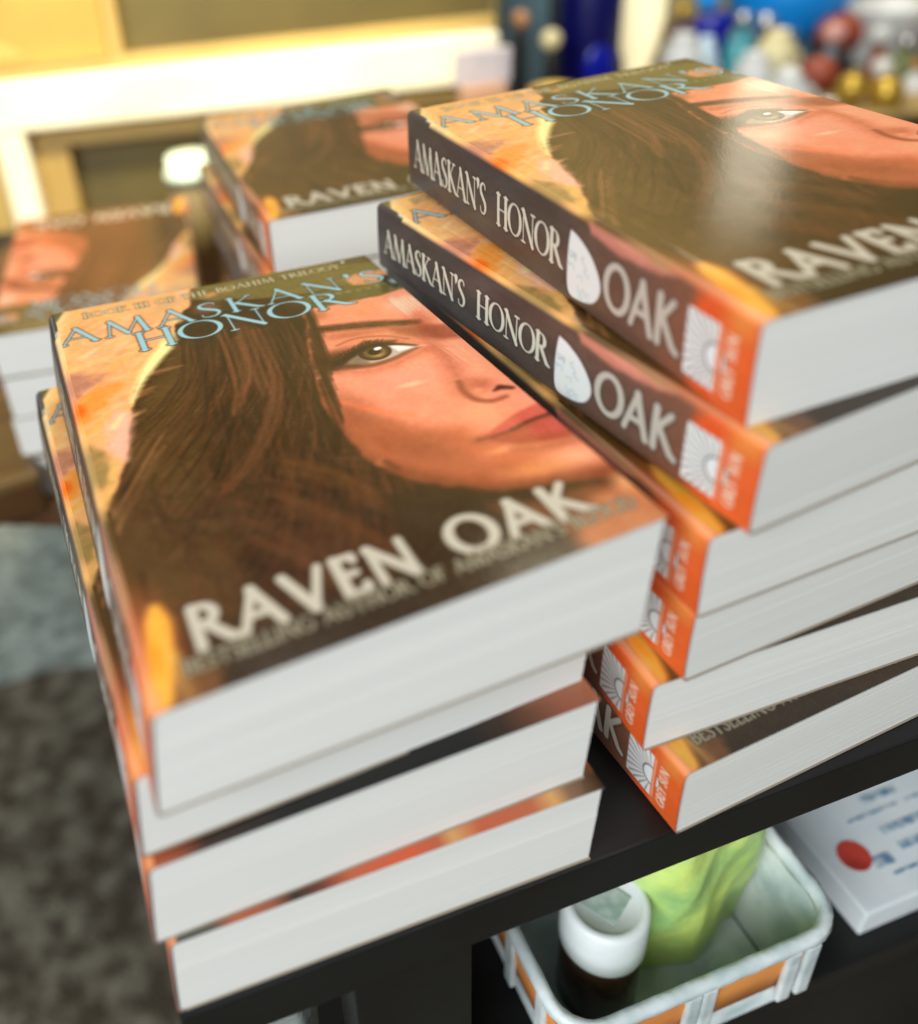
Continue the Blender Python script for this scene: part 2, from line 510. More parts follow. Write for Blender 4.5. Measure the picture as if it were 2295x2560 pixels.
    # upper band
    cv.poly(P([(.46, 1.05), (.42, .955), (.48, .925), (.60, .895), (.72, .875), (1.05, .855), (1.05, 1.05)]), (116, 104, 60), .95, 3, ((n3 - .5) * 4, (n2 - .5) * 4))
    cv.blob(uv(.36, .955), 15, 9, .3, (208, 160, 122), .85)
    cv.blob(uv(.30, .925), 14, 9, .2, (196, 158, 108), .6)
    cv.blob(uv(.44, .90), 10, 9, 0, (202, 130, 92), .55)
    for (u, v, c) in ((.40, .985, (238, 176, 150)), (.34, .87, (232, 196, 140)), (.47, .955, (226, 150, 100)), (.53, .96, (176, 140, 84)), (.24, .865, (206, 150, 120))):
        cv.blob(uv(u, v), 7, 4.5, .3, c, .8)
    cv.poly(P([(.86, 1.05), (.90, .975), (1.05, .945), (1.05, 1.05)]), (72, 60, 32), .85, 3)
    for k in range(60):
        u0, v0 = .45 + .55 * r.random(), .88 + .12 * r.random()
        cv.stroke(P([(u0, v0), (u0 + .05, v0 - .01)]), 1.2, [(132, 118, 68), (98, 86, 46), (146, 124, 76)][k % 3], .35, 1.2)
    # face
    face = [(.69, .80), (.80, .80), (.92, .795), (1.06, .79), (1.06, .09), (.958, .108), (.87, .126), (.771, .152), (.72, .176), (.673, .203), (.625, .24), (.59, .285), (.575, .33), (.568, .40), (.570, .467), (.586, .53), (.60, .58), (.615, .63), (.645, .70), (.67, .75)]
    fp = closed(P(face), 4)
    cv.poly(fp, (70, 42, 22), .5, 9)
    before = cv.C.copy()
    cv.poly(fp, (228, 142, 112), 1, 2.6, ((n3 - .5) * 1.6, (n3 - .5) * 1.6))
    cv.poly(P([(.565, .50), (.60, .44), (.64, .405), (.70, .365), (.76, .335), (.82, .30), (.86, .25), (.95, .20), (1.05, .20), (1.05, .05), (.5, .05), (.5, .5)]), (200, 108, 76), .95, 12, warp)
    cv.poly(P([(.565, .42), (.61, .37), (.66, .33), (.72, .285), (.78, .23), (.86, .185), (1.05, .16), (1.05, .05), (.5, .05), (.5, .42)]), (176, 96, 66), .8, 9, warp)
    cv.poly(P([(.565, .40), (.59, .32), (.64, .26), (.70, .21), (.78, .17), (.87, .145), (1.05, .12), (1.05, .05), (.5, .05)]), (142, 78, 50), .85, 9, warp)
    cv.poly(P([(.56, .62), (.60, .5), (.575, .44), (.55, .44)]), (176, 96, 66), .8, 7)
    cv.blob(uv(.80, .47), 34, 24, -.25, (236, 148, 124), .9)
    cv.blob(uv(.62, .42), 16, 30, .35, (156, 84, 58), .75)
    cv.blob(uv(.70, .30), 26, 14, -.75, (150, 80, 54), .6)
    cv.blob(uv(.785, .40), 30, 14, -.45, (238, 140, 112), .85)
    cv.blob(uv(.79, .457), 9, 2.6, -.1, (246, 184, 150), .9)
    cv.stroke(spline(P([(.60, .475), (.65, .43), (.70, .392), (.745, .372)]), 6), [2.0] * 18 + [1.2], (246, 120, 78), .55, 3)
    cv.blob(uv(.965, .165), 19, 10, -.3, (240, 166, 128), .9)
    cv.blob(uv(.87, .165), 16, 7, -.3, (218, 140, 90), .75)
    cv.blob(uv(.88, .33), 12, 8, -.4, (236, 152, 116), .7)
    cv.blob(uv(.845, .228), 8, 3, -.1, (224, 150, 104), .8)
    # forehead
    cv.blob(uv(.84, .755), 26, 9, 0, (222, 142, 104), .9)
    cv.blob(uv(.76, .665), 24, 5, -.2, (176, 96, 68), .7)
    cv.blob(uv(.96, .735), 15, 13, 0, (243, 178, 148), .9)
    cv.blob(uv(.71, .765), 10, 8, 0, (180, 108, 72), .8)
    cv.poly(P([(.64, .72), (.68, .80), (.71, .80), (.68, .70), (.64, .60), (.60, .56)]), (112, 64, 40), .7, 5)
    for k in range(40):
        u0 = .93 + .09 * r.random()
        cv.stroke(P([(u0, .75 + .03 * r.random()), (u0 + .004, .70 - .05 * r.random())]), [.5, .3], (252, 220, 196), .22, .6)
    # nose side
    st = spline(P([(.955, .66), (.935, .58), (.925, .52), (.905, .45), (.893, .40)]), 6)
    cv.stroke(st, np.interp(np.linspace(0, 1, len(st)), [0, .3, 1], [10, 6, 9]), (178, 94, 68), .62, 9)
    cv.stroke(st + np.array([9, 3]), 9, (236, 158, 124), .6, 8)
    cv.blob(uv(.93, .40), 9, 8, 0, (190, 104, 78), .85)
    st = spline(P([(.893, .425), (.884, .40), (.885, .375), (.900, .356), (.925, .347), (.955, .348)]), 6)
    cv.stroke(st, np.interp(np.linspace(0, 1, len(st)), [0, .5, 1], [1.6, 2.6, 1.8]), (142, 68, 48), .9, 2.4)
    cv.stroke(P([(.945, .372), (.965, .376), (.985, .366)]), [1.0, 3.4, 2.4], (88, 42, 30), .95, 1.4)
    cv.blob(uv(.915, .385), 4, 3, 0, (226, 144, 112), .8)
    for k in range(16):
        u0 = .92 + .05 * r.random()
        cv.stroke(P([(u0, .52 + .10 * r.random()), (u0 + .01, .47 + .08 * r.random())]), .4, (240, 190, 160), .3, .6)
    # brow
    st = spline(P([(.642, .696), (.69, .710), (.74, .704), (.79, .693), (.86, .676), (.935, .652)]), 8)
    t = np.linspace(0, 1, len(st))
    cv.stroke(st - np.array([0, 2.5]), 7, (196, 112, 78), .55, 7)
    cv.stroke(st, np.interp(t, [0, .25, .7, 1], [2.2, 5.4, 6.2, 4.4]), (92, 54, 35), .78, 3.6)
    for k in range(260):
        q = r.random()
        p = st[int(q * (len(st) - 1))] + (r.random(2) - .5) * np.array([2, 5.0])
        cv.stroke([p, p + np.array([-2.6, .9 + .6 * r.random()])], [.5, .2], (66, 38, 23), .34, .6)
    cv.poly(P([(.86, .655), (.95, .635), (1.02, .61), (1.02, .55), (.95, .57), (.90, .60), (.86, .63)]), (156, 82, 58), .8, 6)
    # eye
    cv.blob(uv(.775, .640), 22, 6, -.15, (214, 128, 94), .7)
    cv.blob(uv(.77, .587), 27, 13, -.18, (166, 88, 62), .9)
    cv.blob(uv(.70, .60), 17, 9, -.25, (96, 54, 34), .85)
    cv.blob(uv(.645, .590), 16, 11, -.25, (66, 40, 24), .95)
    cv.stroke(spline(P([(.70, .64), (.76, .648), (.83, .632), (.88, .60)]), 6), 1.2, (146, 78, 56), .6, 1.6)
    white = closed(P([(.692, .578), (.73, .596), (.775, .604), (.82, .598), (.86, .581), (.888, .566), (.85, .562), (.80, .554), (.755, .553), (.715, .562)]), 4)
    cv.poly(white, (184, 166, 152), 1, .9)
    cv.poly(P([(.67, .58), (.73, .612), (.748, .58), (.74, .55), (.70, .55)]), (132, 104, 84), .85, 4)
    cv.poly(P([(.82, .597), (.855, .58), (.872, .568), (.83, .566)]), (238, 230, 224), .9, 1.6)
    ic = uv(.775, .585)
    cv.blob(ic, 7.2, 7.0, 0, (54, 36, 22), 1, .84)
    cv.blob(ic, 6.0, 5.8, 0, (124, 92, 52), 1, .55)
    cv.blob((ic[0] + .4, ic[1] - 3.0), 4.6, 2.6, 0, (176, 140, 84), .85)
    cv.blob((ic[0], ic[1] + .5), 3.3, 3.2, 0, (28, 18, 12), 1, .6)
    cv.poly(P([(.69, .60), (.775, .632), (.85, .606), (.83, .594), (.775, .600), (.72, .588)]), (62, 38, 24), .8, 3.4)
    cv.blob((ic[0] + 2.1, ic[1] + 2.2), 2.1, 1.5, .2, (252, 250, 244), 1, .6)
    lid = spline(P([(.655, .570), (.69, .585), (.73, .600), (.775, .609), (.82, .601), (.86, .584), (.892, .566)]), 6)
    cv.stroke(lid, np.interp(np.linspace(0, 1, len(lid)), [0, .25, .6, 1], [4.2, 3.4, 2.2, .6]), (44, 27, 16), .9, 1.6)
    low = spline(P([(.66, .568), (.70, .556), (.745, .545), (.80, .547), (.85, .557), (.89, .564)]), 6)
    cv.stroke(low, np.interp(np.linspace(0, 1, len(low)), [0, .3, 1], [5.0, 2.6, .8]), (84, 46, 30), .75, 2.4)
    cv.stroke(low - np.array([0, 4]), 4, (186, 96, 70), .5, 5)
    cv.blob(uv(.893, .566), 3.2, 2.0, -.3, (240, 160, 128), .9)
    for k in range(26):
        q = .05 + .6 * k / 25
        p = lid[int(q * (len(lid) - 1))]
        a = 1.9 - 1.1 * q + .2 * r.random()
        L = 3.6 + 1.6 * r.random()
        cv.stroke(spline([p, p + L * .55 * np.array([math.cos(a + .35), math.sin(a + .35)]), p + L * np.array([math.cos(a), math.sin(a)])], 4), np.linspace(.65, .2, 9), (42, 24, 14), .8, .5)
    # mouth
    up = closed(P([(.822, .266), (.86, .278), (.91, .292), (.955, .302), (1.02, .306), (1.02, .272), (.96, .270), (.90, .264), (.86, .262)]), 4)
    cv.poly(up, (204, 92, 76), .9, 1.6)
    cv.stroke(spline(P([(.88, .274), (.93, .286), (.98, .292)]), 5), 3, (206, 98, 84), .6, 2.5)
    lo = closed(P([(.84, .258), (.90, .262), (.96, .268), (1.02, .268), (1.02, .208), (.95, .212), (.89, .226), (.855, .244)]), 4)
    cv.poly(lo, (176, 84, 62), .95, 2.2)
    cv.poly(P([(.915, .248), (.96, .262), (1.02, .262), (1.02, .222), (.955, .228)]), (200, 92, 78), .85, 3.5)
    cv.stroke(spline(P([(.818, .266), (.85, .263), (.90, .264), (.95, .271), (1.02, .273)]), 6), [1.2] * 12 + [2.0] * 13, (96, 46, 36), .9, 1.2)
    cv.blob(uv(.825, .264), 7, 4, -.2, (160, 88, 60), .6)
    cv.stroke(spline(P([(.87, .222), (.93, .203), (1.0, .20)]), 6), 3, (170, 96, 66), .6, 4)
    # jaw edge, ear lobe, neck
    cv.stroke(spline(P([(.585, .30), (.60, .27), (.64, .232), (.69, .195), (.76, .158), (.87, .130), (.96, .112), (1.02, .10)]), 6), 4, (122, 66, 40), .55, 5)
    cv.blob(uv(.592, .282), 5.5, 4, .7, (196, 116, 80), .85)
    cv.stroke(P([(.612, .285), (.625, .262)]), 2.2, (100, 58, 34), .8, 2)
    mk = Canvas(CW, CH, .32, (0, 0, 0))
    mk.poly(fp, (1, 1, 1), 1, 2.4, ((n3 - .5) * 1.6, (n3 - .5) * 1.6))
    cv.C = before * (1 - mk.C) + cv.C * mk.C
    for k in range(46):   # hair falling over the edge of the face
        q = r.random()
        u0 = .705 - .13 * q + .02 * r.random()
        v0 = .80 - .34 * q
        cv.stroke(spline(P([(u0 + .01, v0 + .06), (u0 - .004, v0), (u0 - .025, v0 - .10)]), 6), np.linspace(1.6, .5, 13), [(58, 38, 20), (78, 50, 28), (46, 30, 15)][k % 3], .45, 1.4)
    neck = P([(.56, .22), (.68, .175), (.78, .132), (.90, .105), (1.05, .085), (1.05, -.05), (.5, -.05)])
    cv.poly(P([(.10, .062), (.72, .07), (.80, -.03), (.08, -.03)]), (50, 38, 24), .75, 6)
    cv.poly(neck, (58, 40, 20), .9, 5)
    cv.poly(P([(.74, .125), (.86, .105), (1.05, .085), (1.05, .04), (.86, .04), (.76, .075)]), (140, 84, 52), .85, 8, warp)
    cv.poly(P([(.84, .055), (1.05, .085), (1.05, -.05), (.80, -.05)]), (206, 130, 88), .85, 9, warp)
    cv.blob(uv(1.0, .085), 7, 8, 0, (232, 168, 120), .8)
    # lower left flame
    cv.blob(uv(.03, .10), 15, 34, .1, (182, 102, 66), .9)
    st = spline(P([(.057, .152), (.052, .11), (.040, .06), (.022, .015)]), 6)
    cv.stroke(st, np.interp(np.linspace(0, 1, len(st)), [0, .2, .7, 1], [4, 7.5, 7, 8]), (244, 170, 82), .97, 3)
    cv.blob(uv(.035, .075), 4, 9, 0, (240, 140, 60), .8)
    cv.stroke(P([(.068, .07), (.075, -.01)]), 3, (212, 174, 100), .6, 3)
    cv.poly(P([(-.02, .30), (.012, .26), (.014, .05), (.03, -.02), (-.02, -.02)]), (226, 148, 116), .8, 4)
    cv.poly(P([(-.02, .40), (.006, .38), (.012, .18), (-.02, .16)]), (160, 138, 96), .8, 3)
    cv.poly(P([(.10, .06), (.14, .03), (.12, -.02), (.04, -.02)]), (150, 100, 62), .6, 5)
    # spine-side corner at the head
    cv.poly(P([(-.05, 1.05), (-.05, .955), (.018, .962), (.045, 1.0), (.05, 1.05)]), (92, 84, 50), .9, 2)
    # headband
    cv.poly(P([(.70, .868), (.80, .866), (.90, .880), (1.05, .870), (1.05, .800), (.92, .792), (.80, .795), (.72, .800)]), (104, 96, 54), .95, 2.5, ((n3 - .5) * 3, (n3 - .5) * 3))
    cv.poly(P([(.87, .905), (.93, .915), (1.05, .905), (1.05, .855), (.93, .850), (.88, .862)]), (206, 144, 106), .95, 2.5)
    cv.stroke(spline(P([(.74, .838), (.85, .842), (.95, .838), (1.02, .828)]), 6), 1.0, (140, 130, 84), .35, 1)
    for k in range(9):
        cv.blob(uv(.76 + .03 * k, .838 + .004 * math.sin(k)), 1.6, 2.2, .4, (190, 180, 136), .3, .2)
    cv.stroke(P([(.985, .865), (.995, .82)]), 6, (44, 44, 34), .85, 2)
    cv.blob(uv(1.0, .842), 4, 5, 0, (150, 168, 172), .85, .2)
    # grain of the print
    gr = (cv.noise(1.3, 2, 9) - .5)[..., None] * 12 + (n3 - .5)[..., None] * 10
    cv.C = np.clip(cv.C + gr, 8, 252)
    # lettering
    e1, e2 = (1, 0), (0, 1)
    draw_text(cv, "BOOK III OF THE BOAHIM TRILOGY", uv(.095, .956), (1, 0.008), e2, 4.6, .40, .95, (186, 178, 146), width=121, track=.10, outline=((70, 60, 34), .9, .40, 1.2), soft=.5)
    cv.blob(uv(.915, .985), 1.5, 1.5, 0, (230, 226, 206), .9, .4)
    draw_text(cv, "AMASKAN'S", uv(.012, .8625), (1, -.010), e2, 13.6, .65, 2.0, (150, 189, 199), width=147, track=.16, outline=((54, 50, 36), 1.1, .7, 1.4), soft=.5)
    draw_text(cv, "HONOR", uv(.205, .786), e1, e2, 15.2, .7, 2.3, (150, 189, 199), width=94, track=.04, outline=((44, 36, 22), 1.1, .7, 1.4), soft=.5)
    # silver bevel dots / rounded caps of the author's name
    draw_text(cv, "RAVEN OAK", uv(.105, .068), (1, -.020), e2, 14.8, 2.9, 3.6, (186, 178, 162), width=120, track=.14, serif=False, outline=((64, 46, 26), 1.6, .6, 1.8), soft=.8)
    draw_text(cv, "BESTSELLING AUTHOR OF AMASKAN'S BLOOD", uv(.075, .036), e1, e2, 5.0, .7, 1.0, (150, 143, 122), width=136, track=.08, serif=False, outline=((52, 40, 22), .8, .5, 1.2), soft=.5)
    return cv


def paint_spine(T):
    cv = Canvas(CH, T + 3.0, 0.32, (74, 67, 64))       # x from head to foot, y from back cover to front cover
    H = T + 3.0
    n1, n2 = cv.noise(22, 4, 21), cv.noise(7, 3, 22)
    full = (slice(None), slice(None))
    cv.mix(full, np.clip((n1 - .5) * 2, 0, .5), (88, 70, 64))
    x = cv.X
    cv.mix(full, np.clip((x - 95) / 70, 0, 1) * .85, (112, 80, 64))
    cv.mix(full, np.clip((x - 60) / 60, 0, 1) * np.clip(1 - (x - 110) / 40, 0, 1) * .4, (70, 66, 60))
    cv.mix(full, np.clip((x - 176) / 20, 0, 1) * .5, (150, 92, 66))
    # orange flame at the foot
    wv = (n2 - .5) * 9
    cv.mix(full, np.clip((x + wv - 201) / 6, 0, 1), (234, 92, 40))
    cv.mix(full, np.clip((x + wv * 1.5 - 214) / 6, 0, 1) * .8, (240, 104, 46))
    cv.blob((222, H * .86), 12, 9, .2, (244, 150, 72), .8)
    cv.blob((205, H * .12), 8, 6, 0, (226, 100, 60), .8)
    cv.blob((197, H * .15), 14, 6, .2, (140, 86, 60), .6)
    # artwork creeping over the front fold
    cv.poly([(146, H + 2), (150, H * .86), (165, H * .80), (182, H * .84), (194, H * .93), (200, H + 2)], (222, 140, 118), .9, 3, ((n2 - .5) * 6, (n1 - .5) * 5))
    cv.blob((170, H * .93), 16, 4, 0, (236, 156, 132), .8)
    cv.blob((186, H * .95), 10, 3, 0, (170, 150, 92), .7)
    cv.poly([(14, H + 2), (18, H * .965), (60, H * .955), (92, H * .96), (98, H + 2)], (236, 214, 172), .9, 1.5)
    cv.poly([(96, H + 2), (98, H * .94), (140, H * .93), (146, H + 2)], (132, 118, 84), .8, 2)
    gr = (cv.noise(1.2, 2, 29) - .5)[..., None] * 10 + (cv.noise(5, 3, 30, 3, 1) - .5)[..., None] * 16
    cv.C = np.clip(cv.C + gr, 6, 252)
    e1, e2 = (1, 0), (0, 1)
    ivory = (222, 216, 196)
    out = ((40, 32, 28), 1.2, .6, 1.2)
    b = H * .335
    draw_text(cv, "AMASKAN'S", (6.5, b), e1, e2, H * .335, .75, 2.0, ivory, width=70, track=.03, outline=out, soft=.5)
    draw_text(cv, "HONOR", (85, b), e1, e2, H * .33, .75, 2.1, ivory, width=47.5, track=.02, outline=out, soft=.5)
    D = closed([(137.5, H * .15), (136.6, H * .45), (137.6, H * .74), (139.5, H * .765), (145, H * .72), (151, H * .63), (156, H * .48), (156.8, H * .34), (153, H * .20), (145, H * .13)], 5)
    cv.poly(D, (48, 42, 40), .6, 5)
    cv.poly(D, (238, 239, 235), 1, 1.0)
    for k in range(26):
        q = (138 + 17 * rng.random(), H * (.2 + .45 * rng.random()))
        a = rng.random() * 6
        cv.stroke(spline([q, (q[0] + 2 * math.cos(a), q[1] + 2 * math.sin(a)), (q[0] + 3 * math.cos(a + 1.2), q[1] + 3 * math.sin(a + 1.2))], 4), .7, [(176, 206, 220), (240, 240, 216), (168, 186, 192)][k % 3], .55 * (q[1] < H * (.80 - (q[0] - 138) * .022)), .8)
    draw_text(cv, "OAK", (159.0, H * .275), (1, 0), e2, H * .42, 2.6, 3.2, (200, 191, 176), width=37.5, track=.04, serif=False, outline=out, soft=.8)
    # publisher's mark: a white card with a fan of rays over half a sun, two words under it
    cv.poly([(200.5, H * .17), (214, H * .17), (214, H * .76), (200.5, H * .76)], (240, 240, 236), 1, .8)
    cy = H * .465
    for k in range(13):
        a = math.radians(98 + 164 * k / 12)
        p = (213.5 + 5.2 * math.cos(a), cy + 5.4 * math.sin(a))
        q = (213.5 + 15 * math.cos(a), cy + 15 * math.sin(a))
        q = (max(q[0], 200.8), min(max(q[1], H * .18), H * .75))
        cv.stroke([p, q], [.3, .6], (104, 98, 88), .85, .5)
    cv.blob((213.6, cy), 5.0, 5.2, 0, (84, 78, 70), 1, .9)
    cv.blob((213.6, cy), 4.3, 4.5, 0, (240, 242, 240), 1, .9)
    cv.poly([(214.0, H * .10), (216.6, H * .10), (216.6, H * .84), (214.0, H * .84)], (238, 108, 56), 1, .6)
    cv.stroke([(214.9, H * .19), (214.9, H * .74)], .7, (246, 206, 184), .8, .5)
    draw_text(cv, "GREY SUN", (221.4, H * .20), (0, 1), (-1, 0), 3.9, .55, .85, (250, 222, 200), width=H * .54, track=.08, serif=False, soft=.5)
    return cv


COVER = paint_cover()
COVER_LIN = lin(COVER.C)
_l = COVER_LIN @ np.array([.2126, .7152, .0722])
_k = np.clip((_l - .12) / .26, 0, 1)
_k = (1 + .22 * _k * _k * (3 - 2 * _k))[..., None]
COVER_LIN = np.clip((_l[..., None] + (COVER_LIN - _l[..., None]) * 1.10) * _k, .004, .95)
SPINE = paint_spine(35.0)
SPINE_LIN = lin(SPINE.C)


def sample(L, gx, gy):
    """bilinear sample of a (ny,nx,3) canvas at 0..1 grid positions"""
    ny, nx = L.shape[:2]
    fx = np.clip(gx * nx - .5, 0, nx - 1.001)
    fy = np.clip(gy * ny - .5, 0, ny - 1.001)
    ix, iy = fx.astype(int), fy.astype(int)
    tx, ty = (fx - ix)[..., None], (fy - iy)[..., None]
    return (L[iy, ix] * (1 - tx) + L[iy, ix + 1] * tx) * (1 - ty) + (L[iy + 1, ix] * (1 - tx) + L[iy + 1, ix + 1] * tx) * ty


def ink_material(name, rough, gain):
    m = bpy.data.materials.new(name)
    m.use_nodes = True
    nt = m.node_tree
    b = nt.nodes['Principled BSDF']
    a = nt.nodes.new('ShaderNodeAttribute')
    a.attribute_name = 'ink'
    g = nt.nodes.new('ShaderNodeVectorMath')
    g.operation = 'SCALE'
    g.inputs['Scale'].default_value = gain
    nt.links.new(a.outputs['Color'], g.inputs[0])
    nt.links.new(g.outputs['Vector'], b.inputs['Base Color'])
    tc = nt.nodes.new('ShaderNodeTexCoord')
    n = nt.nodes.new('ShaderNodeTexNoise')
    n.inputs['Scale'].default_value = 60
    n.inputs['Detail'].default_value = 6
    nt.links.new(tc.outputs['Object'], n.inputs['Vector'])
    mr = nt.nodes.new('ShaderNodeMapRange')
    mr.inputs['To Min'].default_value = rough - .05
    mr.inputs['To Max'].default_value = rough + .09
    nt.links.new(n.outputs['Fac'], mr.inputs['Value'])
    nt.links.new(mr.outputs['Result'], b.inputs['Roughness'])
    n2 = nt.nodes.new('ShaderNodeTexNoise')
    n2.inputs['Scale'].default_value = 900
    n2.inputs['Detail'].default_value = 2
    nt.links.new(tc.outputs['Object'], n2.inputs['Vector'])
    bp = nt.nodes.new('ShaderNodeBump')
    bp.inputs['Strength'].default_value = .06
    bp.inputs['Distance'].default_value = .0004
    nt.links.new(n2.outputs['Fac'], bp.inputs['Height'])
    nt.links.new(bp.outputs['Normal'], b.inputs['Normal'])
    b.inputs['Specular IOR Level'].default_value = .5
    return m


M_INK = ink_material('laminated_cover', .13, .75)
M_SPINE = ink_material('laminated_spine', .30, .86)
M_BACK = mat('card_back_cover', (160, 146, 128), .35, bump=(300, (1, 1, 1), .05, .0005))
M_PAGE = mat('page_edges', (226, 223, 216), .85, .2, noise=(1.0, (4, 4, 260), (221, 218, 211), .35, .75), bump=(1.0, (7, 7, 1300), .02, .0002))


# ------------------------------------------------------------------ books
def build_book(name, x, y, th, z, T, label, group, tx=0., ty=0., sx=0., sy=0., tw=0., res=1.0, sres=1.0, W=.15108, H=.2286, curl=0.0, seed=0, foot=None):
    root = thing(name, (x, y, z), label, 'book', group, th)
    r = np.random.default_rng(seed + 100)
    G = .0004                                  # card thickness
    R = .0024                                  # rounding of the spine folds

    def D(P):
        u, v, s = P[:, 0] / W, P[:, 1] / H, P[:, 2] / T
        Q = P.copy()
        Q[:, 0] += (s - .5) * sx
        Q[:, 1] += (s - .5) * sy
        Q[:, 2] += (u - .5) * W * tx + (v - .5) * H * ty + tw * (u - .5) * (v - .5) * 4 * (.5 + .5 * s)
        Q[:, 2] += curl * np.clip(u - .2, 0, 1) ** 2 * np.clip(s - .9, 0, .1) * 10
        return Q

    def sheet(nm, nu, nv, top, material, ink):
        uu, vv = np.meshgrid(np.linspace(0, 1, nu), np.linspace(0, 1, nv))
        xs = R + uu * (W - R)
        hinge = -.00009 * np.exp(-((uu * W - .0075) / .0011) ** 2)
        z0 = T if top else G
        zs = np.full_like(xs, z0) + (hinge if top else 0)
        A = np.stack([xs.ravel(), (vv * H).ravel(), zs.ravel()], 1)
        n = nu * nv
        I = np.arange(n).reshape(nv, nu)
        F = np.stack([I[:-1, :-1], I[:-1, 1:], I[1:, 1:], I[1:, :-1]], -1).reshape(-1, 4)
        border = np.concatenate([I[0, :], I[1:, -1], I[-1, -2::-1], I[-2:0:-1, 0]])
        Bv = A[border].copy()
        Bv[:, 2] = z0 - G
        k = len(border)
        bi = n + np.arange(k)
        sk = np.stack([border, bi, np.roll(bi, -1), np.roll(border, -1)], 1)
        V = np.concatenate([A, Bv])
        cu, cv_ = np.meshgrid(np.linspace(R, W, 13), np.linspace(0, H, 17))
        Cb = np.stack([cu.ravel(), cv_.ravel(), np.full(cu.size, z0 - G)], 1)
        V = np.concatenate([V, Cb])
        K = n + k + np.arange(cu.size).reshape(17, 13)
        Fb = np.stack([K[:-1, :-1], K[1:, :-1], K[1:, 1:], K[:-1, 1:]], -1).reshape(-1, 4)
        k += cu.size
        o = np_mesh(nm, D(V), np.concatenate([F, sk, Fb]), material, root, False)
        if ink:
            c = sample(COVER_LIN, (xs / W).ravel(), vv.ravel())
            if foot is not None:       # per-copy foot strip: near black on one, flame colours on another
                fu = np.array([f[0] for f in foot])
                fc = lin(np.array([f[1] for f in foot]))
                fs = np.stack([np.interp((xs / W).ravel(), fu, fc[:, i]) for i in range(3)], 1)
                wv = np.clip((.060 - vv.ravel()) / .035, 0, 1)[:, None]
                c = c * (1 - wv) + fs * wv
            c = np.concatenate([c, np.full((k, 3), .55)])
            c4 = np.concatenate([c, np.ones((len(c), 1))], 1).astype(np.float32)
            at = o.data.color_attributes.new('ink', 'FLOAT_COLOR', 'POINT')
            at.data.foreach_set('color', c4.ravel())
        return o

    nu, nv = max(12, int(470 * res)), max(16, int(712 * res))
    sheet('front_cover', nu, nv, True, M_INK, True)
    sheet('back_cover', 8, 12, False, M_BACK, False)
    # spine: rounded profile from the front fold down to the back fold
    nt_, nv2 = max(16, int(120 * sres)), max(16, int(712 * sres))
    na = max(4, nt_ // 10)
    prof = [(R - R * math.sin(a), T - R + R * math.cos(a)) for a in np.linspace(0, math.pi / 2, na)]
    prof += [(0, T - R - (T - 2 * R) * k / (nt_ - 2 * na + 1)) for k in range(1, nt_ - 2 * na + 1)]
    prof += [(R - R * math.cos(a), R - R * math.sin(a)) for a in np.linspace(0, math.pi / 2, na)]
    prof = np.array(prof)
    prof[:, 0] += .0004 * np.sin(prof[:, 1] / T * math.pi) * -1
    Lp = np.concatenate([[0], np.cumsum(np.hypot(*np.diff(prof, axis=0).T))])
    tt = 1 - Lp / Lp[-1]
    pin = prof + np.array([G, 0])
    pin[:na, 1] -= G * np.linspace(1, 0, na)
    pin[-na:, 1] += G * np.linspace(0, 1, na)
    m = len(prof)
    vs = np.linspace(0, 1, nv2)
    V = np.concatenate([np.stack([np.tile(p[:, 0], nv2), np.repeat(vs * H, m), np.tile(p[:, 1], nv2)], 1) for p in (prof, pin)])
    I = np.arange(nv2 * m).reshape(nv2, m)
    F1 = np.stack([I[:-1, :-1], I[1:, :-1], I[1:, 1:], I[:-1, 1:]], -1).reshape(-1, 4)
    J = I + nv2 * m
    F2 = np.stack([J[:-1, :-1], J[:-1, 1:], J[1:, 1:], J[1:, :-1]], -1).reshape(-1, 4)
    caps = [np.stack([I[0, :-1], I[0, 1:], J[0, 1:], J[0, :-1]], 1), np.stack([I[-1, 1:], I[-1, :-1], J[-1, :-1], J[-1, 1:]], 1)]
    o = np_mesh('spine', D(V), np.concatenate([F1[:, ::-1], F2[:, ::-1]] + caps), M_SPINE, root, True)
    gx, gy = np.repeat(1 - vs, m), np.tile(tt, nv2)
    c = sample(SPINE_LIN, gx, gy)
    # the artwork of the cover runs a little over the front fold
    cc = sample(COVER_LIN, np.full(len(gx), .012), np.repeat(vs, m))
    cc = cc.reshape(nv2, m, 3)
    kw = max(3, nv2 // 40)
    pad = np.pad(cc, ((kw, kw), (0, 0), (0, 0)), 'edge').cumsum(0)
    cc = ((pad[2 * kw:] - pad[:-2 * kw]) / (2 * kw)).reshape(-1, 3)
    k = np.clip((gy - .905) / .05, 0, 1)[:, None] * np.repeat(vs < .90, m)[:, None]
    c = c * (1 - k) + cc * k
    c = np.concatenate([c, np.full_like(c, .5)])
    at = o.data.color_attributes.new('ink', 'FLOAT_COLOR', 'POINT')
    at.data.foreach_set('color', np.concatenate([c, np.ones((len(c), 1))], 1).astype(np.float32).ravel())
    # page block: gatherings with small offsets at the trimmed edges
    nl = 30
    zz = G + np.concatenate([[0], np.cumsum(.6 + .8 * r.random(nl))])
    zz = G + (zz - zz[0]) / (zz[-1] - zz[0]) * (T - 2 * G)
    Vs, Fs = [], []
    drift = np.cumsum(r.normal(0, .00003, nl))
    drift -= drift.mean()
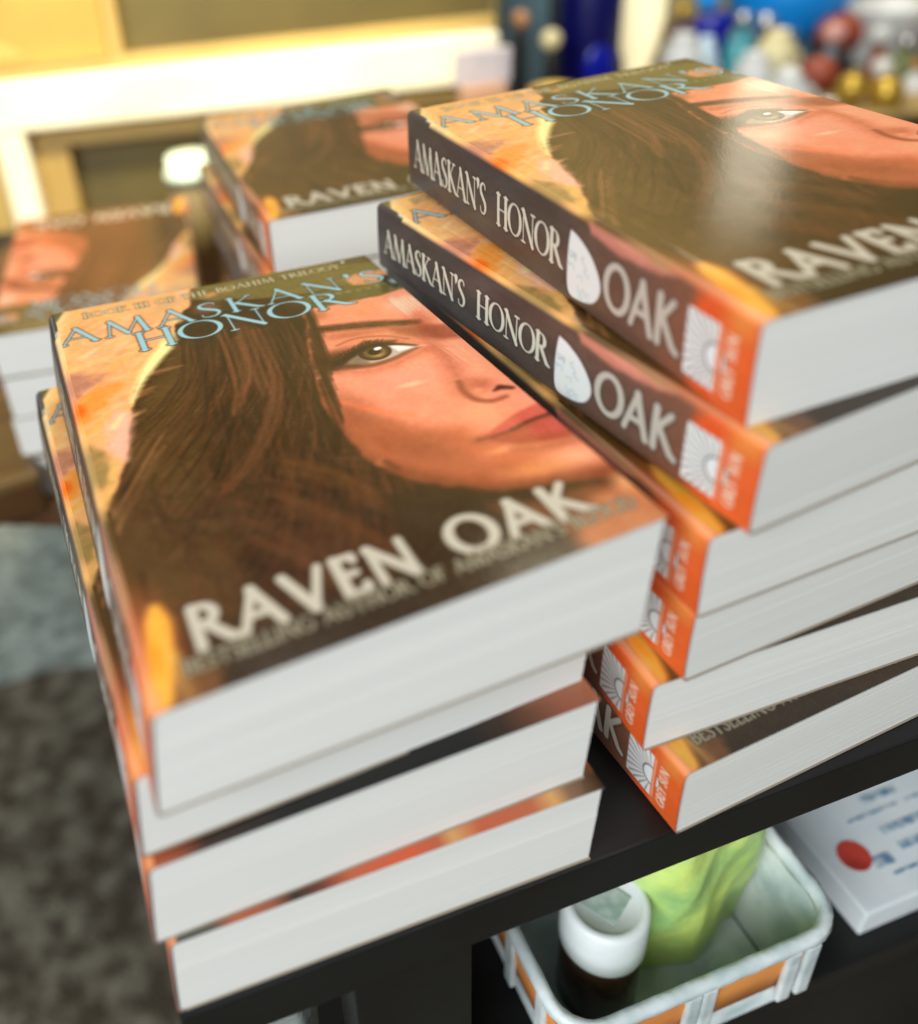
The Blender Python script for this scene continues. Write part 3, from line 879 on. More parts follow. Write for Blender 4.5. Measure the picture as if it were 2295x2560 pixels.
    for i in range(nl):
        y0 = .0005 + np.clip(drift[i] + r.normal(0, .000012), -.0002, .0003)
        y1 = H - .0005 + r.normal(0, .00004)
        x0, x1 = .0008, W - .0006 + r.normal(0, .00004)
        nx, ny = 12, 14
        gxs, gys = np.linspace(x0, x1, nx + 1), np.linspace(y0, y1, ny + 1)
        b = len(Vs)
        n1, n2 = nx + 1, (nx + 1) * (ny + 1)
        Vs += [(g, yc, zc) for zc in (zz[i] + (G if i == 0 else 0), zz[i + 1] - (.00025 if i == nl - 1 else 0)) for yc in gys for g in gxs]
        for j in range(ny):
            for k in range(nx):
                q = b + j * n1 + k
                Fs += [(q + n1, q + n1 + 1, q + 1, q), (q + n2, q + n2 + 1, q + n2 + n1 + 1, q + n2 + n1)]
            q = b + j * n1
            Fs += [(q, q + n2, q + n2 + n1, q + n1), (q + nx, q + nx + n1, q + nx + n1 + n2, q + nx + n2)]
        for k in range(nx):
            q = b + k
            Fs += [(q, q + 1, q + 1 + n2, q + n2)]
            q = b + ny * n1 + k
            Fs += [(q + 1, q, q + n2, q + n2 + 1)]
    np_mesh('page_block', D(np.array(Vs)), np.array(Fs), M_PAGE, root)
    return root


GA = 'paperbacks in the front left stack'
GB = 'paperbacks in the front right stack'
GC = 'paperbacks in the blurred far stack'
GD = 'paperbacks in the upside-down stack at the back left'
build_book('paperback', -.0506, .1588, .2790, .1067, .0394, 'paperback on top of the left stack, painted face and both title lines in full view', GA, .0076, -.0020, .0050, .0012, -.0042, res=1.0, sres=.35, seed=1, curl=.0016)
build_book('paperback', -.0617, .1675, .3060, .0734, .0334, 'second paperback from the top in the left stack, cover strip showing at its spine', GA, sx=.0042, sy=.0012, res=.5, sres=.35, seed=2)
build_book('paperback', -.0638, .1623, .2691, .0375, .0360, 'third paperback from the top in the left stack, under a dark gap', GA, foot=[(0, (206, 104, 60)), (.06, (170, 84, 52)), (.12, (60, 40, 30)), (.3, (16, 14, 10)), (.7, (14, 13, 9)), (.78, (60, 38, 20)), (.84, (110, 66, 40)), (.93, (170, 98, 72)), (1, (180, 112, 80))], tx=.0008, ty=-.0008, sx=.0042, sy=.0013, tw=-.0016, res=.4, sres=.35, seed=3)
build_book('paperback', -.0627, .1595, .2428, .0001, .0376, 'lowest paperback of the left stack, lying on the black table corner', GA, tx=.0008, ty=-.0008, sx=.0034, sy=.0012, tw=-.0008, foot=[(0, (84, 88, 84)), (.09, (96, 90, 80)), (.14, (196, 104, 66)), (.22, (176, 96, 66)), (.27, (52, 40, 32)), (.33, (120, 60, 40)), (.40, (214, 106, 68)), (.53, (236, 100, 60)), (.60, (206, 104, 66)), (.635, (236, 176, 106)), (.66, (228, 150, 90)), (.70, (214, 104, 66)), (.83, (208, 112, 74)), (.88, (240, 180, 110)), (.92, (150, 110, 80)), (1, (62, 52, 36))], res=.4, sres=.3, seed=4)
build_book('paperback', .1209, .2138, .2738, .1704, .0355, 'topmost paperback of the right stack, glossy cover with a glare streak over the eye', GB, .0002, .0050, -.0004, .0002, -.0006, res=.95, sres=1.0, seed=5, curl=.0012)
build_book('paperback', .1228, .2045, .3668, .1377, .0326, 'second paperback from the top in the right stack, turned outward with its dark spine lettered', GB, -.0002, -.0008, .0001, -.0005, .0002, res=.9, sres=1.0, seed=6)
build_book('paperback', .1128, .2072, .3016, .1036, .0340, 'third paperback from the top in the right stack, orange spine foot set back in shade', GB, .0003, .0004, -.0004, -.0003, -.0006, res=.35, sres=.8, seed=7)
build_book('paperback', .1140, .2103, .3140, .0704, .0332, 'fourth paperback from the top in the right stack, white sun emblem beside the left stack', GB, .0003, .0004, -.0002, -.0008, -.0007, res=.3, sres=.9, seed=8)
build_book('paperback', .1040, .2111, .2406, .0354, .0349, 'fifth paperback from the top in the right stack, jutting left over the lowest one', GB, .0003, .0001, .0004, -.0005, -.0007, res=.35, sres=1.0, seed=9)
build_book('paperback', .1153, .2007, .3268, .0003, .0350, 'lowest paperback of the right stack, small grey cover line and sun emblem visible', GB, .0001, 0, 0, -.0001, -.0004, res=.8, sres=1.0, seed=10)

LOWT = -.105
far = ['topmost paperback of the blurred far stack, white author name on its brown cover', 'second paperback down in the blurred far stack', 'third paperback down in the blurred far stack',
       'fourth paperback down in the blurred far stack', 'fifth paperback down in the blurred far stack, low behind the others', 'sixth paperback down in the blurred far stack, nearly hidden', 'lowest paperback of the blurred far stack']
for i in range(7):
    k = 6 - i
    jx, jy, ja = (0, 0, 0) if i == 0 else (random.uniform(-.006, .003), random.uniform(-.003, .004), random.uniform(-.05, .05))
    build_book('paperback', -.0127 + jx, .500 + jy, .209 + ja, LOWT + .0343 * k + .0002, .0341, far[i], GC, res=.45 if i == 0 else .18, sres=.3, seed=20 + i)
ups = ['topmost paperback of the upside-down stack, title towards the viewer at the left edge', 'second paperback down in the upside-down stack at the left edge', 'third paperback down in the upside-down stack at the left edge', 'lowest paperback of the upside-down stack at the left edge']
for i in range(4):
    ja = 0 if i == 0 else random.uniform(-.03, .03)
    build_book('paperback', -.094, .838, math.pi + .105 + ja, LOWT + .0348 * (3 - i) + .0002, .0346, ups[i], GD, res=.45 if i == 0 else .18, sres=.25, seed=40 + i)


# ------------------------------------------------------------------ black display table carrying the two front stacks
P0 = Vector((-.0607, .1568))
ANG = math.atan2(.0727, .2828)
M_BLACK = mat('black_painted_wood', (26, 27, 26), .38, .30, noise=(14, (1, 3, 1), (19, 18, 16), .4, .7), bump=(70, (1, 4, 1), .25, .0008))
tbl = thing('display_table', (P0.x, P0.y, 0), 'black wooden display table with open lower shelf under the book stacks', 'table', None, ANG)
box('table_top', -.003, .62, 0, .285, -.0235, 0, M_BLACK, tbl, .0012)
box('leg', .056, .102, .002, .030, -.62, -.0237, M_BLACK, tbl, .001)
box('leg', .545, .590, .002, .030, -.62, -.0237, M_BLACK, tbl, .001)
box('leg', .056, .102, .250, .280, -.62, -.0237, M_BLACK, tbl, .001)
box('leg', .545, .590, .250, .280, -.62, -.0237, M_BLACK, tbl, .001)
box('shelf', .1022, .5448, .004, .280, -.205, -.190, M_BLACK, tbl, .001)
box('side_panel', .1022, .5448, .0320, .038, -.60, -.2052, M_BLACK, tbl, .001)


def TL(s, n, z):
    c, si = math.cos(ANG), math.sin(ANG)
    return (P0.x + c * s - si * n, P0.y + si * s + c * n, z)


# clear bin with a capped jar and a green pouch
M_CLEAR = mat('clear_plastic', (214, 226, 226), .18, .5, alpha=.50, noise=(30, (1, 1, 1), (170, 190, 192), .4, .62), bump=(24, (1, 1, 1), .5, .004))
M_ORANGE = mat('orange_paper_label', (206, 134, 66), .6, noise=(20, (1, 1, 1), (190, 110, 50), .4, .7))
M_WHITE = mat('white_plastic', (226, 230, 228), .4, noise=(60, (1, 1, 1), (214, 220, 216), .4, .7))
bin_o = thing('woven_basket', TL(.152, .004, -.1898), 'white woven basket with orange bands on the lower shelf', 'basket', None, ANG)


def shell(name, x0, x1, y0, y1, z0, z1, flare, t, material, parent):
    bm = bmesh.new()
    def ring(e, z, f):
        return [bm.verts.new(p) for p in ((x0 - f + e, y0 - f + e, z), (x1 + f - e, y0 - f + e, z), (x1 + f - e, y1 + f - e, z), (x0 - f + e, y1 + f - e, z))]
    a, b, c, d = ring(0, z0, 0), ring(0, z1, flare), ring(t, z1, flare), ring(t, z0 + t, 0)
    for p, q in ((a, b), (b, c), (c, d)):
        for k in range(4):
            bm.faces.new((p[k], p[(k + 1) % 4], q[(k + 1) % 4], q[k]))
    bm.faces.new(a[::-1])
    bm.faces.new(d)
    bmesh.ops.recalc_face_normals(bm, faces=bm.faces)
    return from_bm(name, bm, material, parent)


M_WEAVE = mat('white_woven_plastic', (222, 228, 226), .4, noise=(36, (1, 1, 1), (176, 190, 190), .42, .66), bump=(60, (1, 1, 1), .5, .003))


def rrect(x0, x1, y0, y1, r, n=6):
    P = []
    for cx, cy, a0 in ((x1 - r, y1 - r, 0), (x0 + r, y1 - r, 90), (x0 + r, y0 + r, 180), (x1 - r, y0 + r, 270)):
        for k in range(n + 1):
            a = math.radians(a0 + 90 * k / n)
            P.append((cx + r * math.cos(a), cy + r * math.sin(a)))
    out = []
    for i in range(len(P)):          # even steps along the outline
        p, q = P[i], P[(i + 1) % len(P)]
        m_ = max(1, int(math.hypot(q[0] - p[0], q[1] - p[1]) / .004))
        out += [(p[0] + (q[0] - p[0]) * t / m_, p[1] + (q[1] - p[1]) * t / m_) for t in range(m_)]
    return out


def ring_band(bm, prof, r0=.009, ripple=0.0):
    """sweep an (offset, z) profile round the basket outline"""
    rows = []
    for off, z in prof:
        L = rrect(-off, .122 + off, -off, .10 + off, r0 + max(0, off))
        rows.append(L)
    n = min(len(L) for L in rows)
    rows = [[L[int(i * len(L) / n)] for i in range(n)] for L in rows]
    V = [[bm.verts.new((p[0], p[1], prof[j][1] + ripple * math.sin(i * 1.57 + j * 3.14))) for i, p in enumerate(L)] for j, L in enumerate(rows)]
    for a_, b_ in zip(V, V[1:] + V[:1]):
        for i in range(n):
            bm.faces.new((a_[i], a_[(i + 1) % n], b_[(i + 1) % n], b_[i]))


bm = bmesh.new()
NB_ = 9
for k in range(NB_):                     # woven bands, each a rounded strip
    z0, z1 = .004 + .0072 * k, .004 + .0072 * (k + 1)
    if k in (4, 5, 6, 7):
        pass
    f0, f1 = .008 * z0 / .07, .008 * z1 / .07
    bulge = .0002 if k in (4, 5, 6, 7) else .0022
    ring_band(bm, [(f0, z0), ((f0 + f1) / 2 + bulge, (z0 + z1) / 2), (f1, z1), (f1 - .0014, z1), (f0 - .0014, z0)])
bm_box(bm, .002, .120, .002, .098, .0015, .004)
for (xa, ya) in [(x_, -1) for x_ in (.008, .052, .060, .104, .114)] + [(x_, 1) for x_ in (.01, .04, .07, .11)]:
    y_ = -.0098 if ya < 0 else .1088
    bm_box(bm, xa - .0035, xa + .0035, y_ - .0016, y_ + .0016, .028, .068, .0012)
for ya in (.012, .040, .068, .092):
    bm_box(bm, -.0112, -.0080, ya - .0035, ya + .0035, .028, .068, .0012)
    bm_box(bm, .1300, .1332, ya - .0035, ya + .0035, .028, .068, .0012)
bmesh.ops.recalc_face_normals(bm, faces=bm.faces)
from_bm('basket_wall', bm, M_WEAVE, bin_o)
bm = bmesh.new()
ring_band(bm, [(.0044, .0330), (.0068, .0340), (.0094, .0608), (.0078, .0610)])
bmesh.ops.recalc_face_normals(bm, faces=bm.faces)
from_bm('orange_band', bm, M_ORANGE, bin_o, True)
bm = bmesh.new()
ring_band(bm, [(.0058, .0665), (.0050, .0700), (.0064, .0738), (.0086, .0746), (.0110, .0732), (.0116, .0695), (.0100, .0664)], ripple=.0006)
bmesh.ops.recalc_face_normals(bm, faces=bm.faces)
from_bm('rim', bm, M_WEAVE, bin_o, True)
jar = thing('capped_jar', TL(.1865, .037, -.1875), 'brown jar with a round white screw cap standing in the white basket', 'jar')
M_AMBER = mat('amber_glass', (58, 36, 20), .15)
lathe('jar_body', [(0, 0), (.017, 0), (.019, .003), (.019, .044), (.0165, .0488), (0, .0497)], M_AMBER, jar)
cap = lathe('screw_cap', [(.0, .050), (.0197, .050), (.0202, .052), (.0200, .077), (.0185, .0795), (.0158, .0797), (.0150, .0785), (0, .0785)], M_WHITE, jar, 40)
M_SAGE = mat('sage_print', (150, 172, 160), .5, noise=(140, (1, 1, 1), (196, 206, 198), .4, .65))
bm = bmesh.new()
bm_lathe(bm, [(0, .0788), (.0115, .0788), (.0115, .0792), (0, .0792)], 4)
from_bm('cap_emblem', bm, M_SAGE, jar)
M_GREEN = mat('lime_pouch', (214, 234, 124), .3, noise=(26, (1, 1, 1), (150, 194, 122), .42, .66), bump=(60, (1, 1, 1), .5, .004))
pch = thing('snack_pouch', TL(.238, .040, -.1875), 'lime green foil pouch leaning inside the white basket', 'pouch', None, ANG + .1)
bm = bmesh.new()
nx, nz = 40, 56
gr = {}
for s_ in (0, 1):
    for i in range(nx + 1):
        for j in range(nz + 1):
            a, b_ = i / nx, j / nz
            th_ = .016 * (math.sin(math.pi * a) ** .6) * (math.sin(math.pi * min(1, b_ * .9 + .05)) ** .6) + .0008
            gr[s_, i, j] = bm.verts.new(((a - .5) * (.074 - .010 * b_ * b_), (th_ if s_ else -th_) + b_ * .004 + .003 * math.sin(9 * a + 5 * b_) + .0034 * math.sin(4.1 * a - 6.3 * b_ + 1.7 * math.sin(5 * a)) * b_ + .0009 * abs(math.sin(13 * a - 5 * b_ + 3 * math.sin(4 * b_))), b_ * .150))
for s_ in (0, 1):
    for i in range(nx):
        for j in range(nz):
            f = (gr[s_, i, j], gr[s_, i + 1, j], gr[s_, i + 1, j + 1], gr[s_, i, j + 1])
            bm.faces.new(f if s_ == 0 else f[::-1])
for i in range(nx):
    bm.faces.new((gr[0, i, nz], gr[0, i + 1, nz], gr[1, i + 1, nz], gr[1, i, nz]))
    bm.faces.new((gr[1, i, 0], gr[1, i + 1, 0], gr[0, i + 1, 0], gr[0, i, 0]))
for j in range(nz):
    bm.faces.new((gr[0, 0, j], gr[0, 0, j + 1], gr[1, 0, j + 1], gr[1, 0, j]))
    bm.faces.new((gr[1, nx, j], gr[1, nx, j + 1], gr[0, nx, j + 1], gr[0, nx, j]))
bmesh.ops.recalc_face_normals(bm, faces=bm.faces)
from_bm('pouch_body', bm, M_GREEN, pch, True)
M_GREYBAG = mat('cloudy_film', (176, 182, 178), .3, alpha=.8, bump=(22, (1, 1, 1), .9, .01), noise=(26, (1, 1, 1), (120, 124, 120), .38, .62))


def crumple(name, loc, dims, seed, material, label, cat, rz=ANG):
    t = thing(name, loc, label, cat, None, rz)
    bm = bmesh.new()
    bmesh.ops.create_icosphere(bm, subdivisions=4, radius=1)
    rr_ = random.Random(seed)
    ph = [(rr_.uniform(2, 6), rr_.uniform(2, 6), rr_.uniform(2, 6), rr_.uniform(0, 6)) for _ in range(7)]
    for v in bm.verts:
        c = v.co.copy()
        d = 1 + sum(.055 * math.sin(a * c.x + b * c.y + cc * c.z + e) for a, b, cc, e in ph)
        sgn = lambda q: math.copysign(abs(q) ** .6, q)
        v.co = Vector((sgn(c.x) * dims[0] * d, sgn(c.y) * dims[1] * d, max(0, (sgn(c.z) * d + 1) * dims[2])))
    from_bm('bag_body', bm, material, t, True)
    return t


crumple('plastic_bag', TL(.2875, .078, -.1898), (.014, .030, .028), 3, M_GREYBAG, 'crumpled cloudy plastic bag between the basket and the white box', 'bag')
crumple('bubble_wrap', TL(.026, .052, -.20), (.020, .022, .060), 5, M_GREYBAG, 'grey cloudy bubble wrap left of the black table leg', 'wrap')
# white box with blue print and a red dot
M_CARD = mat('white_card', (232, 236, 236), .5, noise=(25, (1, 1, 1), (214, 224, 228), .4, .7))
M_BLUEP = mat('blue_print', (96, 136, 168), .5, noise=(240, (1, 1, 1), (196, 208, 212), .40, .60))
M_RED = mat('red_sticker', (206, 74, 62), .4, noise=(60, (1, 1, 1), (170, 60, 50), .45, .6))
cb = thing('card_box', TL(.326, .014, -.1898), 'flat white card box with a red round sticker and blue print', 'box', None, ANG)
box('box_body', 0, .12, 0, .115, 0, .014, M_CARD, cb, .0015)
box('lid', -.001, .121, -.001, .116, .0142, .0215, M_CARD, cb, .0015)
bm = bmesh.new()
bm_lathe(bm, [(0, .0216), (.0085, .0216), (.0085, .0220), (0, .0220)], 28, .0165, .026)
from_bm('sticker', bm, M_RED, cb)
bm = bmesh.new()
for (a, b_, c, d) in ((.022, .034, .016, .022), (.042, .092, .020, .024), (.040, .085, .030, .034), (.010, .030, .060, .074), (.034, .062, .066, .088), (.044, .066, .048, .052), (.028, .098, .0105, .0120), (.028, .060, .0415, .0430), (.066, .100, .0415, .0430), (.070, .110, .060, .064), (.070, .110, .068, .072), (.070, .100, .076, .080), (.036, .058, .092, .104)):
    bm_box(bm, a, b_, c, d, .0216, .0219)
from_bm('print', bm, M_BLUEP, cb)
M_TAN = mat('brown_cord', (104, 70, 28), .5)
rb = thing('ribbon_roll', TL(.435, .150, -.1898), 'brown ribbon ring on the shelf beside the white box', 'ribbon', None, .4)
bm = bmesh.new()
bm_lathe(bm, [(.030, .0), (.036, 0), (.036, .050), (.030, .050), (.030, 0)], 36)
bmesh.ops.recalc_face_normals(bm, faces=bm.faces)
from_bm('ribbon_band', bm, M_TAN, rb, True)

# ------------------------------------------------------------------ low wooden table behind
M_WOOD = mat('brown_wood', (92, 62, 34), .35, noise=(6, (1, 9, 1), (58, 36, 18), .35, .7), bump=(8, (1, 10, 1), .15, .001))
low = thing('wooden_table', (-.25, .588, LOWT), 'low brown wooden table carrying the blurred stacks and trinkets', 'table', None, math.atan2(-.05, .23))
box('table_top', -.22, 1.75, 0, 1.55, -.022, 0, M_WOOD, low, .002)
for (a, b_) in ((.10, .30), (1.66, .04), (.10, 1.45), (1.66, 1.45)):
    box('leg', a, a + .05, b_, b_ + .05, -.62, -.0222, M_WOOD, low)

# ------------------------------------------------------------------ cream cabinet front, brightly lit
M_CREAM = mat('cream_lacquer', (236, 230, 206), .4, noise=(5, (1, 1, 2), (224, 216, 180), .4, .7))
M_TANB = mat('tan_moulding', (178, 150, 88), .45, noise=(9, (1, 1, 1), (166, 136, 76), .4, .7))
M_OLIVE = mat('olive_panel', (98, 86, 46), .45, noise=(4, (1, 1, 1), (74, 64, 36), .4, .7))
M_YEL = mat('yellow_panel', (204, 146, 70), .5, noise=(5, (1, 1, 1), (190, 124, 56), .45, .75))
wb = thing('wooden_box', (-.207, .572, LOWT + .0002), 'plain brown wooden box at the left edge before the upside-down stack', 'box', None, math.radians(22))
box('box_body', -.16, 0, 0, .14, 0, .026, M_WOOD, wb, .002)
box('lid', -.162, .002, -.002, .142, .0262, .036, mat('olive_brown_lid', (112, 86, 44), .4, noise=(9, (1, 6, 1), (84, 60, 30), .4, .7)), wb, .003)
cbn = thing('cream_cabinet', (0, 1.16, LOWT), 'cream cabinet front with olive panels and a bright rail behind the stacks', 'cabinet')
Z = lambda z: z - LOWT
box('carcass', -.52, .268, .035, .36, .0, Z(.33), M_OLIVE, cbn)
box('rail', -.52, .268, -.012, .0345, Z(.026), Z(.082), M_CREAM, cbn, .004)
box('stile', -.347, -.3095, -.010, .0345, .0, Z(.0255), M_CREAM, cbn, .004)
box('stile', -.52, -.50, -.010, .0345, .0, Z(.0255), M_CREAM, cbn, .004)
bm = bmesh.new()
bm_box(bm, -.3090, .268, .012, .0345, Z(-.002), Z(.0255))
bm_box(bm, -.3090, -.266, .012, .0345, 0, Z(-.0022))
bm_box(bm, -.4995, -.3475, .012, .0345, 0, Z(.0255))
from_bm('moulding', bm, M_TANB, cbn)
bm = bmesh.new()
bm_box(bm, -.52, .268, .014, .0345, Z(.0823), Z(.096), .002)
bm_box(bm, -.192, -.176, .014, .0345, Z(.0962), Z(.33), .002)
from_bm('moulding', bm, M_TANB, cbn)
box('yellow_door', -.52, -.1925, .010, .0345, Z(.0962), Z(.33), M_YEL, cbn, .002)
bm = bmesh.new()
v_ = [bm.verts.new(p) for p in ((-.42, .0085, Z(.20)), (-.285, .0085, Z(.108)), (-.42, .0085, Z(.098)), (-.42, .0095, Z(.20)), (-.285, .0095, Z(.108)), (-.42, .0095, Z(.098)))]
bm.faces.new(v_[:3]); bm.faces.new(v_[3:][::-1])
for k in range(3):
    bm.faces.new((v_[k], v_[(k + 1) % 3], v_[3 + (k + 1) % 3], v_[3 + k]))
bmesh.ops.recalc_face_normals(bm, faces=bm.faces)
from_bm('inlay', bm, mat('orange_inlay', (206, 158, 84), .5), cbn)
# small props in front of it
M_LILAC = mat('lilac_card', (196, 186, 190), .5, noise=(40, (1, 1, 1), (180, 172, 176), .4, .7))
sg = thing('card_stand', (.238, 1.09, LOWT), 'pale lilac card block standing at the right end of the cream rail', 'card stand')
box('card', -.034, .030, 0, .012, .145, .183, M_LILAC, sg, .002)
box('stand', -.028, .024, -.01, .022, 0, .1448, mat('tan_stand', (196, 152, 120), .5), sg, .002)
cup = thing('paper_cup', (-.098, .952, LOWT), 'small white cup between the cabinet and the far stack', 'cup')
lathe('cup_body', [(0, 0), (.019, 0), (.024, .121), (.0225, .121), (.018, .004), (0, .004)], mat('kraft_paper', (104, 88, 54), .7), cup)
lathe('cup_lid', [(0, .1215), (.0265, .1215), (.0265, .127), (.023, .131), (.022, .143), (0, .143)], mat('pale_green_lid', (206, 222, 200), .35), cup)

# ------------------------------------------------------------------ vendor clutter at the back right (all blurred)
M_GOLD = mat('gold_ornament', (196, 160, 62), .3, metallic=.6)
M_DARK = mat('dark_resin', (34, 32, 30), .4)
M_PEACH = mat('peach_resin', (196, 142, 96), .5)
M_CREAMY = mat('cream_ceramic', (232, 220, 170), .35, noise=(20, (1, 1, 1), (214, 196, 140), .4, .7))
M_NAVY = mat('navy_plastic', (6, 8, 84), .35)
M_COBALT = mat('cobalt_glaze', (0, 20, 150), .25, spec=.6)
M_SKY = mat('bright_blue_plastic', (4, 140, 224), .4)
M_TEAL = mat('teal_grey_plastic', (110, 138, 146), .5)
M_REDR = mat('red_brown_resin', (150, 66, 40), .45)
M_PORC = mat('porcelain', (214, 214, 208), .3, noise=(30, (1, 1, 1), (190, 192, 188), .4, .7))
M_PALEB = mat('pale_blue_glaze', (198, 220, 230), .3)
M_SAND = mat('sand_resin', (176, 150, 90), .5, noise=(26, (1, 1, 1), (130, 104, 56), .4, .6))
M_BROWN = mat('dark_brown_case', (86, 66, 32), .45, noise=(14, (1, 1, 1), (52, 38, 18), .4, .65))
TR = 'trinkets on the low wooden table'


def ball_prof(r, z0, n=12, squash=1.0):
    return [(r * math.sin(math.pi * k / n) if 0 < k < n else 0, z0 + r * squash * (1 - math.cos(math.pi * k / n))) for k in range(n + 1)]


def figurine(x, y, z_c, r, head, body, label, name='figurine', cat='figurine'):
    """a ball-headed figurine whose head is centred at height z_c"""
    h = z_c - r - LOWT
    t = thing(name, (x, y, LOWT), label, cat, TR)
    lathe('body', [(0, 0), (r * .95, 0), (r * 1.0, h * .08), (r * .7, h * .4), (r * .55, h * .75), (r * .62, h * .92), (r * .3, h + r * .2), (0, h + r * .2)], body, t, 20)
    lathe('head', ball_prof(r, h), head, t, 20)
    return t


def bowl(x, y, z0, r, h, m, label, name='bowl', cat='bowl'):
    t = thing(name, (x, y, z0), label, cat, TR)
    lathe('bowl_body', [(0, 0), (r * .5, 0), (r * .55, h * .06), (r * .9, h * .55), (r, h), (r * .95, h), (r * .84, h * .55), (r * .5, h * .14), (0, h * .12)], m, t, 28)
    return t


figurine(.330, 1.30, .063, .012, M_PEACH, M_DARK, 'slim figurine with a peach ball head left of the navy bottle')
figurine(.364, 1.27, .040, .0135, M_CREAMY, M_DARK, 'dark figurine with a shiny cream ball head left of the navy bottle')
gb = thing('gold_dish', (.346, 1.19, LOWT), 'gold pedestal dish behind the right stack, under the cream ball', 'dish', TR)
lathe('pedestal', [(0, 0), (.024, 0), (.010, .02), (.008, .07), (.026, .088), (.030, .104), (.027, .104), (.022, .092), (0, .088)], mat('yellow_gold', (226, 190, 90), .35, metallic=.3), gb, 24)
t = thing('glass_block', (.372, 1.42, LOWT), 'blue-grey glass block behind the ball-headed figurines', 'glass block', TR)
box('block', -.040, .032, 0, .02, 0, .21, M_TEAL, t, .004)
nb = thing('navy_bottle', (.447, 1.37, LOWT), 'tall navy blue bottle with a cobalt front patch, behind the right stack', 'bottle', TR)
lathe('bottle_body', [(0, 0), (.040, 0), (.043, .004), (.043, .22), (.036, .245), (.016, .262), (.016, .30), (0, .30)], M_NAVY, nb, 28)
bm = bmesh.new()
bmesh.ops.create_uvsphere(bm, u_segments=20, v_segments=12, radius=1)
bmesh.ops.scale(bm, vec=(.022, .006, .030), verts=bm.verts)
bmesh.ops.translate(bm, vec=(.002, -.0415, .088), verts=bm.verts)
from_bm('badge', bm, M_COBALT, nb, True)
lathe('cap', [(0, .3003), (.019, .3003), (.019, .325), (0, .325)], M_NAVY, nb, 20)
vs_ = thing('cream_glass', (.549, 1.45, LOWT), 'cream glass with added glow, tapering to its foot, right of the navy bottle', 'lamp', TR)
lathe('glass_body', [(0, 0), (.018, 0), (.016, .03), (.020, .06), (.028, .085), (.034, .12), (.034, .20), (.026, .24), (.020, .25), (.018, .25), (.022, .23), (0, .22)], mat('emissive_cream_glass', (244, 232, 190), .3, emit=((255, 240, 190), .75)), vs_, 28)  # emission added to make the cream glass overbright
t = thing('blue_toy', (.682, 1.50, LOWT), 'small blue and navy toy figure behind the white trinkets', 'toy', TR)
lathe('toy_body', [(0, 0), (.03, 0), (.028, .04), (.018, .07), (.026, .09), (.018, .105), (0, .108)], M_COBALT, t, 20, sx=1.3)
lathe('toy_hat', ball_prof(.018, .1085, 10), M_SKY, t, 18, cx=-.012)
t = thing('blue_globe', (.848, 1.60, LOWT), 'bright blue ball on a blue-grey stand at the top right', 'globe', TR)
lathe('ball', ball_prof(.096, .016), M_SKY, t, 36)
lathe('stand', [(0, 0), (.062, 0), (.062, .006), (.050, .012), (.058, .036), (.055, .038), (.040, .0155), (0, .0155)], M_TEAL, t, 28)
t = thing('grey_tray', (.745, 1.52, LOWT), 'teal-grey oval tray lying under the blue ball', 'tray', TR)
lathe('tray_body', [(0, .045), (.075, .045), (.085, .062), (.082, .062), (.072, .049), (0, .049)], M_TEAL, t, 32, sy=.5)
lathe('foot', [(0, 0), (.05, 0), (.05, .0448), (0, .0448)], M_DARK, t, 24, sy=.5)
wp = [(.575, 1.35, -.020, .030, M_PORC, 'white porcelain pot just behind the corner of the right stack'), (.640, 1.27, -.030, .026, M_PORC, 'white porcelain pot, second from the left of the white row'),
      (.612, 1.36, -.018, .018, M_PALEB, 'slim pale blue pot between two white pots'), (.664, 1.22, -.052, .030, M_PORC, 'low white pot by the far edge of the glossy cover'),
      (.725, 1.38, -.034, .028, M_CREAMY, 'cream tooth-shaped pot beside the red-brown balls'), (.700, 1.29, -.060, .024, M_PORC, 'small white pot under the cream one')]
for (x, y, zc, r_, m_, lb) in wp:
    t = thing('small_pot', (x, y, LOWT), lb, 'pot', TR)
    hh = zc + r_ - LOWT
    lathe('pot_body', [(0, 0), (r_ * .6, 0), (r_ * .9, hh * .3), (r_, hh * .62), (r_ * .8, hh * .86), (r_ * .5, hh * .93), (r_ * .55, hh), (r_ * .45, hh), (r_ * .4, hh * .9), (0, hh * .88)], m_, t, 24)
    bm = bmesh.new()
    for k in range(9):
        a = math.pi * k / 8
        bmesh.ops.create_icosphere(bm, subdivisions=1, radius=r_ * .14, matrix=Matrix.Translation((r_ * (.85 + .5 * math.sin(a)), 0, hh * .55 + r_ * .5 * math.cos(a))))
    from_bm('handle', bm, m_, t, True)
for (x, y, z_, r_, lb) in ((.887, 1.50, -.050, .030, 'red-brown ball ornament under the white mug'), (.783, 1.36, -.070, .027, 'red-brown ball ornament beside the cream pot')):
    t = thing('ball_ornament', (x, y, LOWT), lb, 'ornament', TR)
    lathe('ball', ball_prof(r_, z_ - LOWT - r_), M_REDR, t, 24, sx=1.3 if x > .8 else 1)
    lathe('base', [(0, 0), (r_ * .8, 0), (r_ * .8, .006), (r_ * .4, .010), (r_ * .5, max(.012, z_ - LOWT - r_ * .8)), (0, max(.012, z_ - LOWT - r_ * .8))], M_DARK, t, 20)
t = thing('white_mug', (.962, 1.50, LOWT), 'white mug with a thick rim near the top right corner', 'mug', TR)
lathe('mug_body', [(0, 0), (.048, 0), (.055, .02), (.058, .075), (.066, .088), (.064, .094), (.050, .090), (.046, .02), (0, .012)], M_PORC, t, 32)
bm = bmesh.new()
for k in range(9):
    a = math.pi * k / 8
    bmesh.ops.create_icosphere(bm, subdivisions=1, radius=.007, matrix=Matrix.Translation((-.052 - .028 * math.sin(a), 0, .045 + .024 * math.cos(a))))
from_bm('handle', bm, M_PORC, t, True)
